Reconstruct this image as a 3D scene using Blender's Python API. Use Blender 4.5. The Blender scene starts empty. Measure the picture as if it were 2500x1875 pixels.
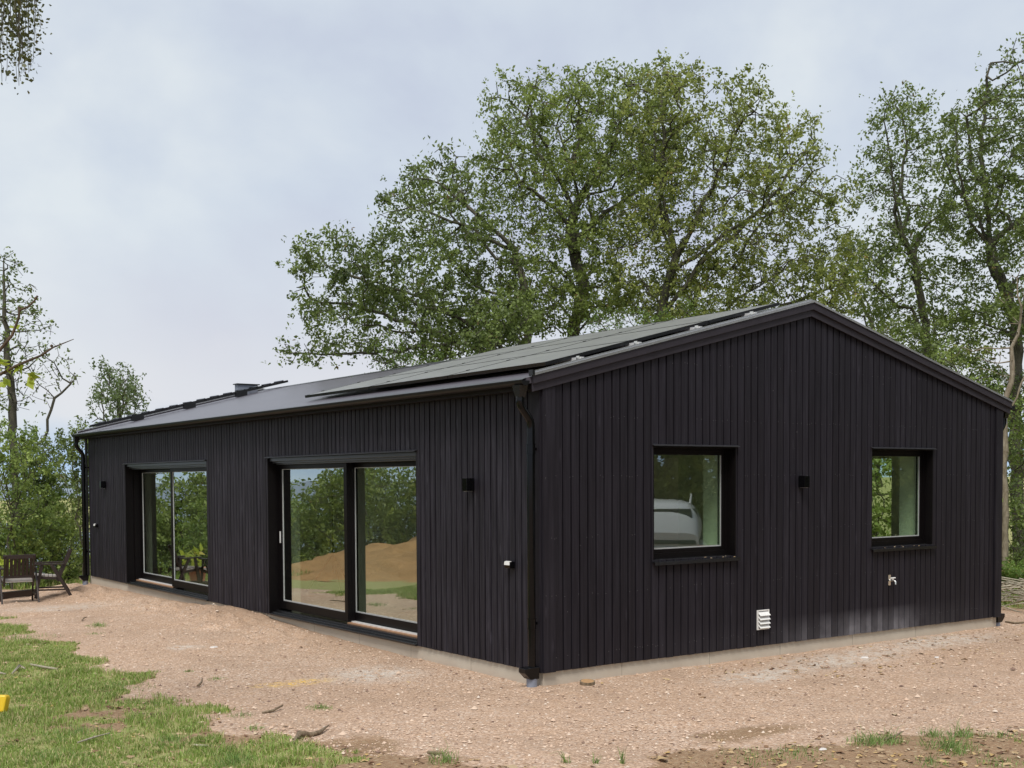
import bpy, math, random
import numpy as np
rad = math.radians
SC = bpy.context.scene
COL = SC.collection
rng = np.random.default_rng(7)
random.seed(7)

# ------------------------------------------------------------------ camera
CP = np.array([-6.7919, -8.8332, 1.8359])
FL = 2879.6369
def _basis():
    y, p, r = rad(34.5626), rad(-2.2863), rad(-0.3504)
    F = np.array([math.sin(y)*math.cos(p), math.cos(y)*math.cos(p), math.sin(p)])
    R = np.cross(F, [0, 0, 1]); R /= np.linalg.norm(R); U = np.cross(R, F)
    return F, R*math.cos(r)+U*math.sin(r), -R*math.sin(r)+U*math.cos(r)
F_, R_, U_ = _basis()
def ray(x, y):
    return F_ + R_*(x-1250+77.5582)/FL - U_*(y-937.5-348.2382)/FL
def atd(x, y, d):                 # real-world point seen in the survey direction (x, y), d metres deep
    return CP + ray(x, y)*d
cam = bpy.data.cameras.new('camera'); co = bpy.data.objects.new('camera', cam); COL.objects.link(co)
from mathutils import Matrix, Vector
co.matrix_world = Matrix(((R_[0], U_[0], -F_[0], CP[0]), (R_[1], U_[1], -F_[1], CP[1]), (R_[2], U_[2], -F_[2], CP[2]), (0, 0, 0, 1)))
cam.sensor_width = 36; cam.lens = FL/2500*36
cam.shift_x = 77.5582/2500; cam.shift_y = 348.2382/2500
cam.clip_start = 0.05; cam.clip_end = 60000
SC.camera = co
SC.view_settings.view_transform = 'Standard'; SC.view_settings.look = 'None'
SC.view_settings.exposure = 0.62; SC.view_settings.gamma = 1.0
SC.cycles.max_bounces = 8; SC.cycles.transparent_max_bounces = 12

# ------------------------------------------------------------------ materials
def mat(name):
    m = bpy.data.materials.new(name); m.use_nodes = True
    nt = m.node_tree; b = nt.nodes.get('Principled BSDF')
    return m, nt, b
def N(nt, t, **kw):
    n = nt.nodes.new(t)
    for k, v in kw.items():
        if k in ('op',): n.operation = v
        elif k == 'ins':
            for a, c in v.items(): n.inputs[a].default_value = c
        else: setattr(n, k, v)
    return n
def L(nt, a, b): nt.links.new(a, b)
def coord(nt, out='Object', scale=(1, 1, 1)):
    tc = N(nt, 'ShaderNodeTexCoord'); mp = N(nt, 'ShaderNodeMapping'); mp.inputs['Scale'].default_value = scale
    L(nt, tc.outputs[out], mp.inputs['Vector']); return mp.outputs['Vector']
def noise(nt, vec, scale, detail=4, rough=.55, dist=0):
    n = N(nt, 'ShaderNodeTexNoise'); n.inputs['Scale'].default_value = scale; n.inputs['Detail'].default_value = detail
    n.inputs['Roughness'].default_value = rough; n.inputs['Distortion'].default_value = dist
    L(nt, vec, n.inputs['Vector']); return n.outputs['Fac']
def ramp(nt, fac, stops, interp='LINEAR'):
    r = N(nt, 'ShaderNodeValToRGB'); r.color_ramp.interpolation = interp
    e = r.color_ramp.elements
    while len(e) < len(stops): e.new(.5)
    for i, (p, c) in enumerate(stops):
        e[i].position = p
        if not hasattr(c, '__len__'): c = (c, c, c)
        e[i].color = (*c, 1)
    L(nt, fac, r.inputs['Fac']); return r.outputs['Color']
def mix(nt, a, b, fac, mode='MIX'):
    m = N(nt, 'ShaderNodeMix', data_type='RGBA', blend_type=mode)
    for s, v in ((0, fac), (6, a), (7, b)):
        if isinstance(v, bpy.types.NodeSocket): L(nt, v, m.inputs[s])
        elif s == 0: m.inputs[0].default_value = v
        else: m.inputs[s].default_value = (*v, 1)
    return m.outputs[2]
def math_(nt, op, a, b=None, clamp=False):
    m = N(nt, 'ShaderNodeMath', op=op); m.use_clamp = clamp
    for i, v in enumerate((a, b)):
        if v is None: continue
        if isinstance(v, bpy.types.NodeSocket): L(nt, v, m.inputs[i])
        else: m.inputs[i].default_value = v
    return m.outputs[0]
def bump(nt, b, h, strength=.3, dist=.01, nrm=None):
    n = N(nt, 'ShaderNodeBump'); n.inputs['Strength'].default_value = strength; n.inputs['Distance'].default_value = dist
    L(nt, h, n.inputs['Height']); L(nt, n.outputs['Normal'], b.inputs['Normal'])
def attr(nt, name='rnd'):
    a = N(nt, 'ShaderNodeAttribute'); a.attribute_name = name; return a.outputs['Fac']

def simple(name, col, rough=.5, metal=0, var=.15, scale=20, bmp=.1, spec=.5):
    m, nt, b = mat(name); v = coord(nt)
    n = noise(nt, v, scale)
    c = mix(nt, tuple(x*(1-var) for x in col), tuple(min(1, x*(1+var)) for x in col), n)
    L(nt, c, b.inputs['Base Color']); b.inputs['Roughness'].default_value = rough; b.inputs['Metallic'].default_value = metal
    b.inputs['Specular IOR Level'].default_value = spec
    if bmp: bump(nt, b, n, bmp, .005)
    return m

def cladding_mat(name, base, grain, dusty=False):
    m, nt, b = mat(name); v = coord(nt)
    st = N(nt, 'ShaderNodeMapping'); st.inputs['Scale'].default_value = (34, 34, 1.3); L(nt, v, st.inputs['Vector'])
    r = attr(nt)
    off = N(nt, 'ShaderNodeCombineXYZ'); L(nt, math_(nt, 'MULTIPLY', r, 37.0), off.inputs['Z'])
    ad = N(nt, 'ShaderNodeVectorMath', op='ADD'); L(nt, st.outputs[0], ad.inputs[0]); L(nt, off.outputs[0], ad.inputs[1])
    g = noise(nt, ad.outputs[0], 1.0, 6, .65)
    blot = noise(nt, v, 1.6, 4, .6)
    kn = N(nt, 'ShaderNodeTexVoronoi'); kn.feature = 'F1'
    km = N(nt, 'ShaderNodeMapping'); km.inputs['Scale'].default_value = (9.66, 9.66, 1.9); L(nt, v, km.inputs['Vector'])
    L(nt, km.outputs[0], kn.inputs['Vector']); kn.inputs['Scale'].default_value = 1
    knot = ramp(nt, kn.outputs['Distance'], [(0, 1.0), (.10, .4), (.16, 0)])
    c = mix(nt, base, grain, ramp(nt, g, [(.42, 0), (.72, 1)]))
    c = mix(nt, c, tuple(x*1.35 for x in grain), knot)
    bb = math_(nt, 'MULTIPLY_ADD', math_(nt, 'MINIMUM', r, 1.0), .5); bb.node.inputs[2].default_value = .72
    cc = N(nt, 'ShaderNodeVectorMath', op='SCALE'); L(nt, c, cc.inputs[0]); L(nt, bb, cc.inputs['Scale'])
    c = mix(nt, cc.outputs[0], (base[0]*1.2, base[1]*.85, base[2]*.95), math_(nt, 'MULTIPLY', blot, .45))
    if dusty:    # pale gravel dust splashed on the lowest half metre of boards
        sp = N(nt, 'ShaderNodeSeparateXYZ'); L(nt, v, sp.inputs[0])
        low = ramp(nt, sp.outputs['Z'], [(0, 1), (.10, .8), (.30, 0)])
        px = ramp(nt, math_(nt, 'DIVIDE', sp.outputs['X'], 10.0), [(.0, 0.0), (.30, .06), (.39, .42), (.45, .85), (.56, .8), (.60, .28), (.70, .05)])
        nn = ramp(nt, noise(nt, v, 5, 5), [(.25, .35), (.7, 1)])
        d = math_(nt, 'MULTIPLY', math_(nt, 'MULTIPLY', low, px), nn)
        d = math_(nt, 'MULTIPLY', d, math_(nt, 'ADD', r, .45), clamp=True)
        c = mix(nt, c, (.17, .165, .18), d)
    spk = N(nt, 'ShaderNodeTexVoronoi'); spk.feature = 'F1'; spk.inputs['Scale'].default_value = 7; L(nt, v, spk.inputs['Vector'])
    s1 = ramp(nt, spk.outputs['Distance'], [(0, 1), (.03, .8), (.045, 0)])
    s2 = ramp(nt, noise(nt, v, 2.3, 2), [(.52, 0), (.6, .55)])
    c = mix(nt, c, (.3, .28, .28), math_(nt, 'MULTIPLY', s1, s2))
    nl = math_(nt, 'GREATER_THAN', r, 1.5)
    c = mix(nt, c, (.11, .105, .11), nl)
    L(nt, c, b.inputs['Base Color']); b.inputs['Roughness'].default_value = .6; b.inputs['Specular IOR Level'].default_value = .22
    bump(nt, b, g, .35, .004)
    return m
M = {}
M['clad_long'] = cladding_mat('black stained boards', (.0095, .0086, .0125), (.046, .043, .055))
M['clad_gable'] = cladding_mat('black stained gable boards', (.0098, .0088, .0125), (.0255, .0235, .0305), True)  # same boards, darker grain stands in for the gable's weaker light
M['void'] = simple('black wind barrier', (.004, .004, .005), .9, bmp=0)
M['trim'] = simple('black painted trim', (.012, .0105, .0125), .6, var=.3, scale=14, spec=.2)
M['barge'] = simple('black stained bargeboard', (.026, .022, .028), .6, var=.3, scale=9, bmp=.3, spec=.3)
M['metal'] = simple('black coated sheet metal', (.010, .010, .011), .25, 0, var=.3, scale=6, bmp=.03, spec=.4)
M['flash'] = simple('grey black flashing', (.07, .07, .076), .3, .6, var=.2, bmp=.02)
M['verge'] = simple('verge flashing with painted sky sheen', (.42, .42, .43), .25, .7, var=.2, bmp=.02)  # pale base colour stands in for sky reflection on the metal
M['gutter'] = simple('matt black gutter', (.006, .006, .0065), .4, 0, var=.3, bmp=.02, spec=.25)
M['pipe'] = simple('glossy black steel pipe', (.003, .003, .0035), .12, 0, var=.4, scale=6, bmp=.02, spec=.28)
M['joint'] = simple('plinth joint', (.26, .235, .19), .9)
M['drain'] = simple('grey plastic drain pipe', (.20, .22, .27), .45, var=.25, scale=14)
M['frame'] = simple('black brown window frame', (.0045, .0036, .0038), .4, var=.3, scale=12, bmp=.03, spec=.14)
M['head'] = simple('door head with painted sky light', (.05, .056, .07), .3, .2, var=.2, scale=12, bmp=.02)  # blue-grey of the sky-lit faces is put into the colour
M['alu'] = simple('bright aluminium track', (.75, .75, .74), .3, .3, var=.1)
M['oak'] = simple('oiled oak strip', (.36, .2, .11), .5, var=.25)
M['gasket'] = simple('pale glazing spacer', (.45, .46, .46), .4, .3)
M['white'] = simple('white painted metal', (.72, .71, .68), .4, var=.06)
M['plaster'] = simple('white interior paint', (.84, .84, .80), .8, var=.05, scale=3, bmp=.02)
M['floor'] = simple('interior floor', (.46, .38, .29), .5, var=.2, scale=3)
M['brass'] = simple('chrome tap', (.75, .73, .68), .2, .9, var=.2)
M['copper'] = simple('orange tap washer', (.6, .35, .22), .4, .2)
M['chair'] = simple('dark brown stained wood', (.022, .012, .009), .45, var=.5, scale=25, bmp=.2)
M['chair_grey'] = simple('weathered grey slats', (.34, .30, .27), .7, var=.3, scale=40, bmp=.3)
M['yellow'] = simple('yellow plastic', (.80, .52, .02), .4, var=.1, scale=60)
M['carpaint'] = simple('white car paint', (.7, .72, .74), .18, 0, var=.03, bmp=0)
M['carglass'] = simple('tinted car glass', (.02, .02, .02), .04, 0, var=.1, bmp=0)
M['rubber'] = simple('black rubber', (.015, .015, .015), .8)
M['redlens'] = simple('red lamp lens', (.35, .02, .015), .2, bmp=0)
M['terracotta'] = simple('terracotta', (.42, .2, .12), .8, var=.2)
M['litter'] = None

def concrete():
    m, nt, b = mat('pale concrete plinth'); v = coord(nt)
    a = noise(nt, v, 2.5, 5); c = noise(nt, v, 60, 3)
    col = mix(nt, (.44, .39, .31), (.60, .555, .46), a)
    col = mix(nt, col, (.38, .35, .30), math_(nt, 'MULTIPLY', c, .35))
    sp = N(nt, 'ShaderNodeSeparateXYZ'); L(nt, v, sp.inputs[0])
    dirt = ramp(nt, math_(nt, 'ADD', sp.outputs['Z'], math_(nt, 'MULTIPLY', noise(nt, v, 3, 4), .12)), [(-.0, .0), (.02, .0)])
    zz = N(nt, 'ShaderNodeMapRange'); L(nt, sp.outputs['Z'], zz.inputs[0]); zz.inputs[1].default_value = -.05; zz.inputs[2].default_value = -.17
    col = mix(nt, col, (.40, .31, .24), math_(nt, 'MULTIPLY', zz.outputs[0], math_(nt, 'MULTIPLY', noise(nt, v, 4, 5), 1.1)))
    L(nt, col, b.inputs['Base Color']); b.inputs['Roughness'].default_value = .85; bump(nt, b, c, .3, .004); return m
M['concrete'] = concrete()

def roofmat():
    m, nt, b = mat('dark roofing sheet'); v = coord(nt)
    n = noise(nt, v, 1.3, 5); n2 = noise(nt, v, 120, 2)
    c = mix(nt, (.055, .046, .058), (.10, .088, .105), n)
    c = mix(nt, c, (.12, .115, .12), math_(nt, 'MULTIPLY', n2, .3))
    L(nt, c, b.inputs['Base Color']); b.inputs['Roughness'].default_value = .33; bump(nt, b, n2, .15, .003)
    return m
M['roof'] = roofmat()
def panelmat():
    m, nt, b = mat('solar glass'); v = coord(nt)
    br = N(nt, 'ShaderNodeTexBrick'); L(nt, v, br.inputs['Vector']); br.offset = 0
    br.inputs['Scale'].default_value = 1; br.inputs['Brick Width'].default_value = .158; br.inputs['Row Height'].default_value = .079
    br.inputs['Mortar Size'].default_value = .006
    br.inputs['Color1'].default_value = (.10, .10, .098, 1); br.inputs['Color2'].default_value = (.13, .13, .126, 1); br.inputs['Mortar'].default_value = (.04, .04, .04, 1)
    n = noise(nt, v, 4, 4)
    c = mix(nt, br.outputs['Color'], (.30, .295, .255), ramp(nt, n, [(.35, .3), (.75, .72)]))  # pale dusty grey also stands in for grazing sky reflection
    L(nt, c, b.inputs['Base Color']); b.inputs['Roughness'].default_value = .4; b.inputs['Coat Weight'].default_value = .5; b.inputs['Coat Roughness'].default_value = .3
    return m
M['panel'] = panelmat()
def glassmat(fac, tint):
    m = bpy.data.materials.new('coated window glass'); m.use_nodes = True; nt = m.node_tree; nt.nodes.clear()
    o = N(nt, 'ShaderNodeOutputMaterial'); g = N(nt, 'ShaderNodeBsdfGlossy'); t = N(nt, 'ShaderNodeBsdfTransparent')
    g.inputs['Roughness'].default_value = .006; g.inputs['Color'].default_value = (.92, .96, .92, 1); t.inputs['Color'].default_value = (*tint, 1)
    v = coord(nt); bp = N(nt, 'ShaderNodeBump'); bp.inputs['Strength'].default_value = .06; bp.inputs['Distance'].default_value = .01
    L(nt, noise(nt, v, 2.2, 1), bp.inputs['Height']); L(nt, bp.outputs[0], g.inputs['Normal'])
    lw = N(nt, 'ShaderNodeFresnel'); lw.inputs['IOR'].default_value = 1.5
    f = math_(nt, 'ADD', lw.outputs[0], fac, clamp=True)
    ge = N(nt, 'ShaderNodeNewGeometry'); f = math_(nt, 'MULTIPLY', f, math_(nt, 'SUBTRACT', 1.0, ge.outputs['Backfacing']))
    mx = N(nt, 'ShaderNodeMixShader'); L(nt, f, mx.inputs[0]); L(nt, t.outputs[0], mx.inputs[1]); L(nt, g.outputs[0], mx.inputs[2])
    L(nt, mx.outputs[0], o.inputs[0]); return m
M['glass'] = glassmat(.46, (.84, .90, .82))
M['glass2'] = glassmat(.20, (.80, .88, .78))

def leafmat(name, dark, light, odd, transl=.35, oddamt=.08, scale=.6):
    m, nt, b = mat(name); v = coord(nt); r = attr(nt)
    n = noise(nt, v, scale, 4, .65)
    f = math_(nt, 'ADD', math_(nt, 'MULTIPLY', n, .85), math_(nt, 'MULTIPLY', r, .55))
    c = mix(nt, dark, light, ramp(nt, f, [(.42, 0), (.88, 1)]))
    c = mix(nt, c, odd, ramp(nt, r, [(1-oddamt-.01, 0), (1-oddamt, 1)], 'CONSTANT'))
    L(nt, c, b.inputs['Base Color']); b.inputs['Roughness'].default_value = .5; b.inputs['Specular IOR Level'].default_value = .35
    t = N(nt, 'ShaderNodeBsdfTranslucent'); L(nt, mix(nt, c, (.3, .4, .05), .25), t.inputs[0])
    mx = N(nt, 'ShaderNodeMixShader'); mx.inputs[0].default_value = transl
    L(nt, b.outputs[0], mx.inputs[1]); L(nt, t.outputs[0], mx.inputs[2])
    L(nt, mx.outputs[0], nt.nodes['Material Output'].inputs[0]); return m
M['oakleaf'] = leafmat('oak leaves', (.062, .092, .027), (.295, .365, .092), (.24, .16, .06), transl=.42)
M['oakleaf2'] = leafmat('olive green oak leaves', (.072, .100, .029), (.335, .375, .095), (.30, .20, .07), transl=.42, oddamt=.10)
M['darkleaf'] = leafmat('dark green leaves', (.055, .082, .028), (.20, .26, .070), (.15, .10, .04))
M['shrubleaf'] = leafmat('shrub leaves', (.09, .15, .035), (.31, .40, .10), (.25, .24, .06), scale=1.2)
M['conifer'] = leafmat('yew needles', (.05, .095, .018), (.17, .25, .045), (.14, .12, .05))
M['reed'] = leafmat('light green willow leaves', (.16, .22, .05), (.30, .37, .10), (.32, .32, .14), scale=1.0)
M['roadleaf'] = leafmat('road side leaves', (.11, .13, .035), (.30, .33, .10), (.25, .2, .08), transl=.5)
M['poplar'] = leafmat('poplar leaves', (.08, .12, .05), (.17, .22, .10), (.15, .15, .08))
M['birch'] = leafmat('birch leaves', (.045, .05, .02), (.11, .12, .04), (.12, .10, .03), transl=.2)
M['lime'] = leafmat('yellow green leaves', (.28, .36, .04), (.50, .58, .08), (.5, .45, .1), transl=.5)
M['fern'] = leafmat('fern fronds', (.08, .15, .03), (.22, .33, .07), (.3, .26, .1), scale=2)
M['grass'] = leafmat('grass blades', (.15, .23, .045), (.38, .50, .13), (.58, .50, .26), transl=.35, oddamt=.25, scale=1.5)
M['tuft'] = leafmat('lush grass tuft', (.09, .18, .04), (.26, .38, .11), (.40, .36, .18), transl=.3, scale=4)
def barkmat(name, a, b_, sc=14):
    m, nt, b = mat(name); v = coord(nt, scale=(1, 1, .35)); n = noise(nt, v, sc, 5, .65); n2 = noise(nt, v, 1.2, 3)
    c = mix(nt, a, b_, ramp(nt, n, [(.35, 0), (.7, 1)])); c = mix(nt, c, (.09, .10, .045), math_(nt, 'MULTIPLY', n2, .5))
    L(nt, c, b.inputs['Base Color']); b.inputs['Roughness'].default_value = .9; bump(nt, b, n, .7, .02); return m
M['bark'] = barkmat('oak bark', (.030, .024, .018), (.10, .085, .065))
M['palebark'] = barkmat('dead bare wood', (.17, .125, .085), (.36, .30, .225), 20)
M['redbark'] = barkmat('red brown twig', (.045, .018, .012), (.12, .06, .04), 30)
M['stick'] = barkmat('fallen stick bark', (.11, .065, .04), (.34, .25, .17), 30)
M['palestick'] = barkmat('bleached stick bark', (.30, .25, .18), (.60, .53, .42), 30)
def littermat():
    m, nt, b = mat('dry leaf litter'); r = attr(nt)
    c = ramp(nt, r, [(0, (.13, .06, .03)), (.35, (.28, .17, .09)), (.65, (.44, .33, .20)), (.85, (.46, .29, .09)), (1, (.62, .52, .38))])
    L(nt, c, b.inputs['Base Color']); b.inputs['Roughness'].default_value = .8; return m
M['litter'] = littermat()
def stonemat():
    m, nt, b = mat('pink granite chips'); r = attr(nt)
    c = ramp(nt, r, [(0, (.17, .10, .075)), (.3, (.46, .31, .21)), (.6, (.58, .41, .295)), (.93, (.63, .475, .355)), (1, (.67, .56, .46))])
    L(nt, c, b.inputs['Base Color']); b.inputs['Roughness'].default_value = .85; return m
M['stones'] = stonemat()

def groundmat():
    m, nt, b = mat('gravel, soil and turf'); v = coord(nt)
    # gravel
    vo = N(nt, 'ShaderNodeTexVoronoi'); vo.inputs['Scale'].default_value = 42; L(nt, v, vo.inputs['Vector'])
    vo2 = N(nt, 'ShaderNodeTexVoronoi'); vo2.inputs['Scale'].default_value = 95; L(nt, v, vo2.inputs['Vector'])
    sep = N(nt, 'ShaderNodeSeparateXYZ'); L(nt, vo.outputs['Color'], sep.inputs[0])
    g = ramp(nt, sep.outputs['X'], [(0, (.34, .21, .13)), (.12, (.56, .385, .265)), (.55, (.60, .435, .315)), (.9, (.66, .495, .375)), (1, (.73, .64, .54))])
    big = noise(nt, v, .55, 5, .6)
    g = mix(nt, g, (.52, .345, .225), ramp(nt, big, [(.35, 0), (.7, .75)]))
    fine = noise(nt, v, 9, 5, .65)
    g = mix(nt, g, (.70, .54, .43), ramp(nt, fine, [(.5, 0), (.8, .55)]))
    g = mix(nt, g, (.36, .24, .155), ramp(nt, noise(nt, v, 22, 4, .8), [(.56, 0), (.68, .75)]))
    g = mix(nt, g, (.40, .285, .20), ramp(nt, noise(nt, v, .95, 6, .62, .6), [(.50, 0), (.66, .55)]))
    edge = ramp(nt, vo.outputs['Distance'], [(.30, 0), (.75, .55)])
    g = mix(nt, g, (.26, .165, .115), edge)
    # soil
    so = mix(nt, (.16, .09, .05), (.42, .28, .17), noise(nt, v, 7, 6, .7))
    so = mix(nt, so, (.46, .37, .24), ramp(nt, noise(nt, v, 30, 4, .7), [(.52, 0), (.7, .8)]))
    # turf floor (thatch between the blades)
    tu = mix(nt, (.19, .23, .065), (.42, .36, .17), noise(nt, v, 5, 6, .7))
    bd = noise(nt, v, 3.0, 6, .7)
    def soft(nm, k=1.1):
        mm = N(nt, 'ShaderNodeMath', op='MULTIPLY_ADD'); L(nt, bd, mm.inputs[0]); mm.inputs[1].default_value = k; mm.inputs[2].default_value = -.5*k
        a = math_(nt, 'ADD', attr(nt, nm), mm.outputs[0]); return ramp(nt, a, [(.40, 0), (.62, 1)])
    c = mix(nt, g, so, soft('soil')); c = mix(nt, c, tu, soft('turf'))
    c = mix(nt, c, (.62, .57, .50), math_(nt, 'MULTIPLY', attr(nt, 'lime'), ramp(nt, noise(nt, v, 8, 5, .7), [(.38, 0), (.6, .8)])))
    c = mix(nt, c, (.80, .52, .14), math_(nt, 'MULTIPLY', attr(nt, 'yellow'), ramp(nt, noise(nt, v, 16, 5, .75), [(.45, 0), (.6, .95)])))
    c = mix(nt, c, mix(nt, (.20, .125, .075), (.42, .29, .20), noise(nt, v, 11, 5, .75)), math_(nt, 'MULTIPLY', attr(nt, 'berm'), .95))  # brown soil tone, deepened to paint shade among the ridges
    L(nt, c, b.inputs['Base Color']); b.inputs['Roughness'].default_value = .92; b.inputs['Specular IOR Level'].default_value = .2
    h = math_(nt, 'ADD', math_(nt, 'MULTIPLY', vo.outputs['Distance'], -1.0), math_(nt, 'MULTIPLY', vo2.outputs['Distance'], -.4))
    h = math_(nt, 'ADD', h, math_(nt, 'MULTIPLY', fine, 1.2))
    bump(nt, b, h, .9, .014)
    return m
M['ground'] = groundmat()
def seamat():
    m, nt, b = mat('sea water'); v = coord(nt, scale=(.02, .02, .02)); n = noise(nt, v, 3, 5)
    b.inputs['Base Color'].default_value = (.05, .10, .15, 1); b.inputs['Roughness'].default_value = .3; bump(nt, b, n, .3, 3); return m
M['sea'] = seamat()
def moundmat():
    m, nt, b = mat('dry orange earth'); v = coord(nt); n = noise(nt, v, 3, 6, .7)
    L(nt, mix(nt, (.20, .10, .035), (.52, .30, .12), n), b.inputs['Base Color']); b.inputs['Roughness'].default_value = .95; bump(nt, b, n, 1, .08); return m
M['mound'] = moundmat()

# ------------------------------------------------------------------ object helpers
def link(o, parent=None):
    COL.objects.link(o)
    if parent is not None: o.parent = parent
    return o
def tag(o, label=None, cat=None, group=None, kind=None):
    for k, v in (('label', label), ('category', cat), ('group', group), ('kind', kind)):
        if v: o[k] = v
    return o
def empty(name, loc=(0, 0, 0), rz=0):
    o = bpy.data.objects.new(name, None); o.location = loc; o.rotation_euler = (0, 0, rz); o.empty_display_size = .1
    return link(o)
def npmesh(name, verts, faces, m, parent=None, rnd=None, smooth=False, attrs=None):
    verts = np.asarray(verts, dtype=np.float32); faces = np.asarray(faces, dtype=np.int32)
    me = bpy.data.meshes.new(name); k = faces.shape[1]
    me.vertices.add(len(verts)); me.vertices.foreach_set('co', verts.ravel())
    me.loops.add(faces.size); me.loops.foreach_set('vertex_index', faces.ravel())
    me.polygons.add(len(faces)); me.polygons.foreach_set('loop_start', np.arange(0, faces.size, k, dtype=np.int32))
    me.update(calc_edges=True)
    if rnd is not None:
        a = me.attributes.new('rnd', 'FLOAT', 'FACE'); a.data.foreach_set('value', np.asarray(rnd, dtype=np.float32))
    if attrs:
        for n_, arr in attrs.items():
            a = me.attributes.new(n_, 'FLOAT', 'POINT'); a.data.foreach_set('value', np.asarray(arr, dtype=np.float32))
    if smooth: me.polygons.foreach_set('use_smooth', np.ones(len(faces), dtype=bool))
    me.materials.append(m); me.validate()
    return link(bpy.data.objects.new(name, me), parent)
class MB:
    def __init__(s): s.v = []; s.f = []; s.r = []; s.sm = []; s.st = []
    def own(s, i): return max(b for b in s.st if b <= i)
    def add(s, vs, fs, r=None, sm=False):
        b = len(s.v); s.st.append(b); s.v += [tuple(map(float, p)) for p in vs]; s.f += [tuple(b+i for i in f) for f in fs]
        if r is None: r = random.random()
        s.r += [r]*len(fs); s.sm += [sm]*len(fs); return s
    def box(s, x0, x1, y0, y1, z0, z1, r=None):
        return s.hexa([(x0, y0, z0), (x1, y0, z0), (x1, y1, z0), (x0, y1, z0), (x0, y0, z1), (x1, y0, z1), (x1, y1, z1), (x0, y1, z1)], r)
    def hexa(s, p, r=None):
        return s.add(p, [(3, 2, 1, 0), (4, 5, 6, 7), (0, 1, 5, 4), (1, 2, 6, 5), (2, 3, 7, 6), (3, 0, 4, 7)], r)
    def bar(s, a, b, w, h, up=(0, 0, 1), r=None):     # box beam from a to b
        a, b = Vector(a), Vector(b); d = (b-a).normalized(); u = Vector(up)
        sd = d.cross(u)
        if sd.length < 1e-4: sd = d.cross(Vector((1, 0, 0)))
        sd.normalize(); u = sd.cross(d).normalized(); sd *= w/2; u *= h/2
        return s.hexa([a-sd-u, a+sd-u, b+sd-u, b-sd-u, a-sd+u, a+sd+u, b+sd+u, b-sd+u], r)
    def tube(s, pts, rr, n=12, caps=True):
        pts = [Vector(p) for p in pts]
        if not hasattr(rr, '__len__'): rr = [rr]*len(pts)
        vs = []; prev = None
        for i, p in enumerate(pts):
            d = (pts[min(i+1, len(pts)-1)]-pts[max(i-1, 0)]).normalized()
            if prev is None:
                prev = d.orthogonal().normalized()
            prev = (prev - d*prev.dot(d)).normalized(); q = d.cross(prev)
            for k in range(n):
                t = 2*math.pi*k/n; vs.append(p+(prev*math.cos(t)+q*math.sin(t))*rr[i])
        fs = []
        for i in range(len(pts)-1):
            for k in range(n):
                fs.append((i*n+k, i*n+(k+1) % n, (i+1)*n+(k+1) % n, (i+1)*n+k))
        s.add(vs, fs, None, True)
        if caps:
            s.add(vs[:n], [tuple(range(n))[::-1]]); s.add(vs[-n:], [tuple(range(n))])
        return s
    def prism(s, poly, axis, a, b, r=None):   # extrude a 2D polygon along an axis (0/1/2)
        n = len(poly)
        def P(p, c):
            q = list(p); q.insert(axis, c); return q
        vs = [P(p, a) for p in poly]+[P(p, b) for p in poly]
        fs = [tuple(range(n))[::-1], tuple(range(n, 2*n))]+[(i, (i+1) % n, n+(i+1) % n, n+i) for i in range(n)]
        return s.add(vs, fs, r)
    def build(s, name, m, parent=None, bevel=0):
        me = bpy.data.meshes.new(name); me.from_pydata(s.v, [], s.f); me.update()
        import bmesh
        a = me.attributes.new('rnd', 'FLOAT', 'FACE'); a.data.foreach_set('value', np.array(s.r, dtype=np.float32))
        me.polygons.foreach_set('use_smooth', np.array(s.sm, dtype=bool))
        bm = bmesh.new(); bm.from_mesh(me); bmesh.ops.recalc_face_normals(bm, faces=bm.faces[:]); bm.to_mesh(me); bm.free()
        me.materials.append(m)
        o = link(bpy.data.objects.new(name, me), parent)
        if bevel:
            md = o.modifiers.new('bevel', 'BEVEL'); md.width = bevel; md.segments = 2; md.limit_method = 'ANGLE'
        return o

def sep(mb, name, m, parent=None, bevel=0):
    out = []
    owner = {}
    for f, r, k in zip(mb.f, mb.r, mb.sm):
        owner.setdefault(mb.own(f[0]), []).append((f, r, k))
    for b0, fs in owner.items():
        q = MB(); ids = sorted({i for f, _, _ in fs for i in f}); mp = {i: j for j, i in enumerate(ids)}
        q.v = [mb.v[i] for i in ids]; q.f = [tuple(mp[i] for i in f) for f, _, _ in fs]; q.r = [r for _, r, _ in fs]; q.sm = [k for _, _, k in fs]
        out.append(q.build(name, m, parent, bevel))
    return out

# ------------------------------------------------------------------ value noise for terrain
def vnoise(x, y, s, seed=0):
    x = np.asarray(x, dtype=float)/s; y = np.asarray(y, dtype=float)/s
    xi = np.floor(x).astype(np.int64); yi = np.floor(y).astype(np.int64); fx = x-xi; fy = y-yi
    fx = fx*fx*(3-2*fx); fy = fy*fy*(3-2*fy)
    def h(a, b):
        n = (a*374761393+b*668265263+seed*1442695041) & 0x7fffffff
        n = ((n ^ (n >> 13))*1274126177) & 0x7fffffff
        return ((n ^ (n >> 16)) & 0xffff)/65535.
    return (h(xi, yi)*(1-fx)+h(xi+1, yi)*fx)*(1-fy)+(h(xi, yi+1)*(1-fx)+h(xi+1, yi+1)*fx)*fy
W, LL, E_, ZB, SL = 7.5585, 14.6619, .1327, 2.6492, .2516
BERM_Y = [-.3, 0, 2, 3.4, 5.0, 6.0, 6.5, 7.5, 8.3, 10, 12.3, 14.6, 15.5]
BERM_Z = [-.15, -.145, -.15, -.145, -.11, -.07, -.015, -.005, -.07, -.13, -.14, -.17, -.26]
def smooth(t): t = np.clip(t, 0, 1); return t*t*(3-2*t)
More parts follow.
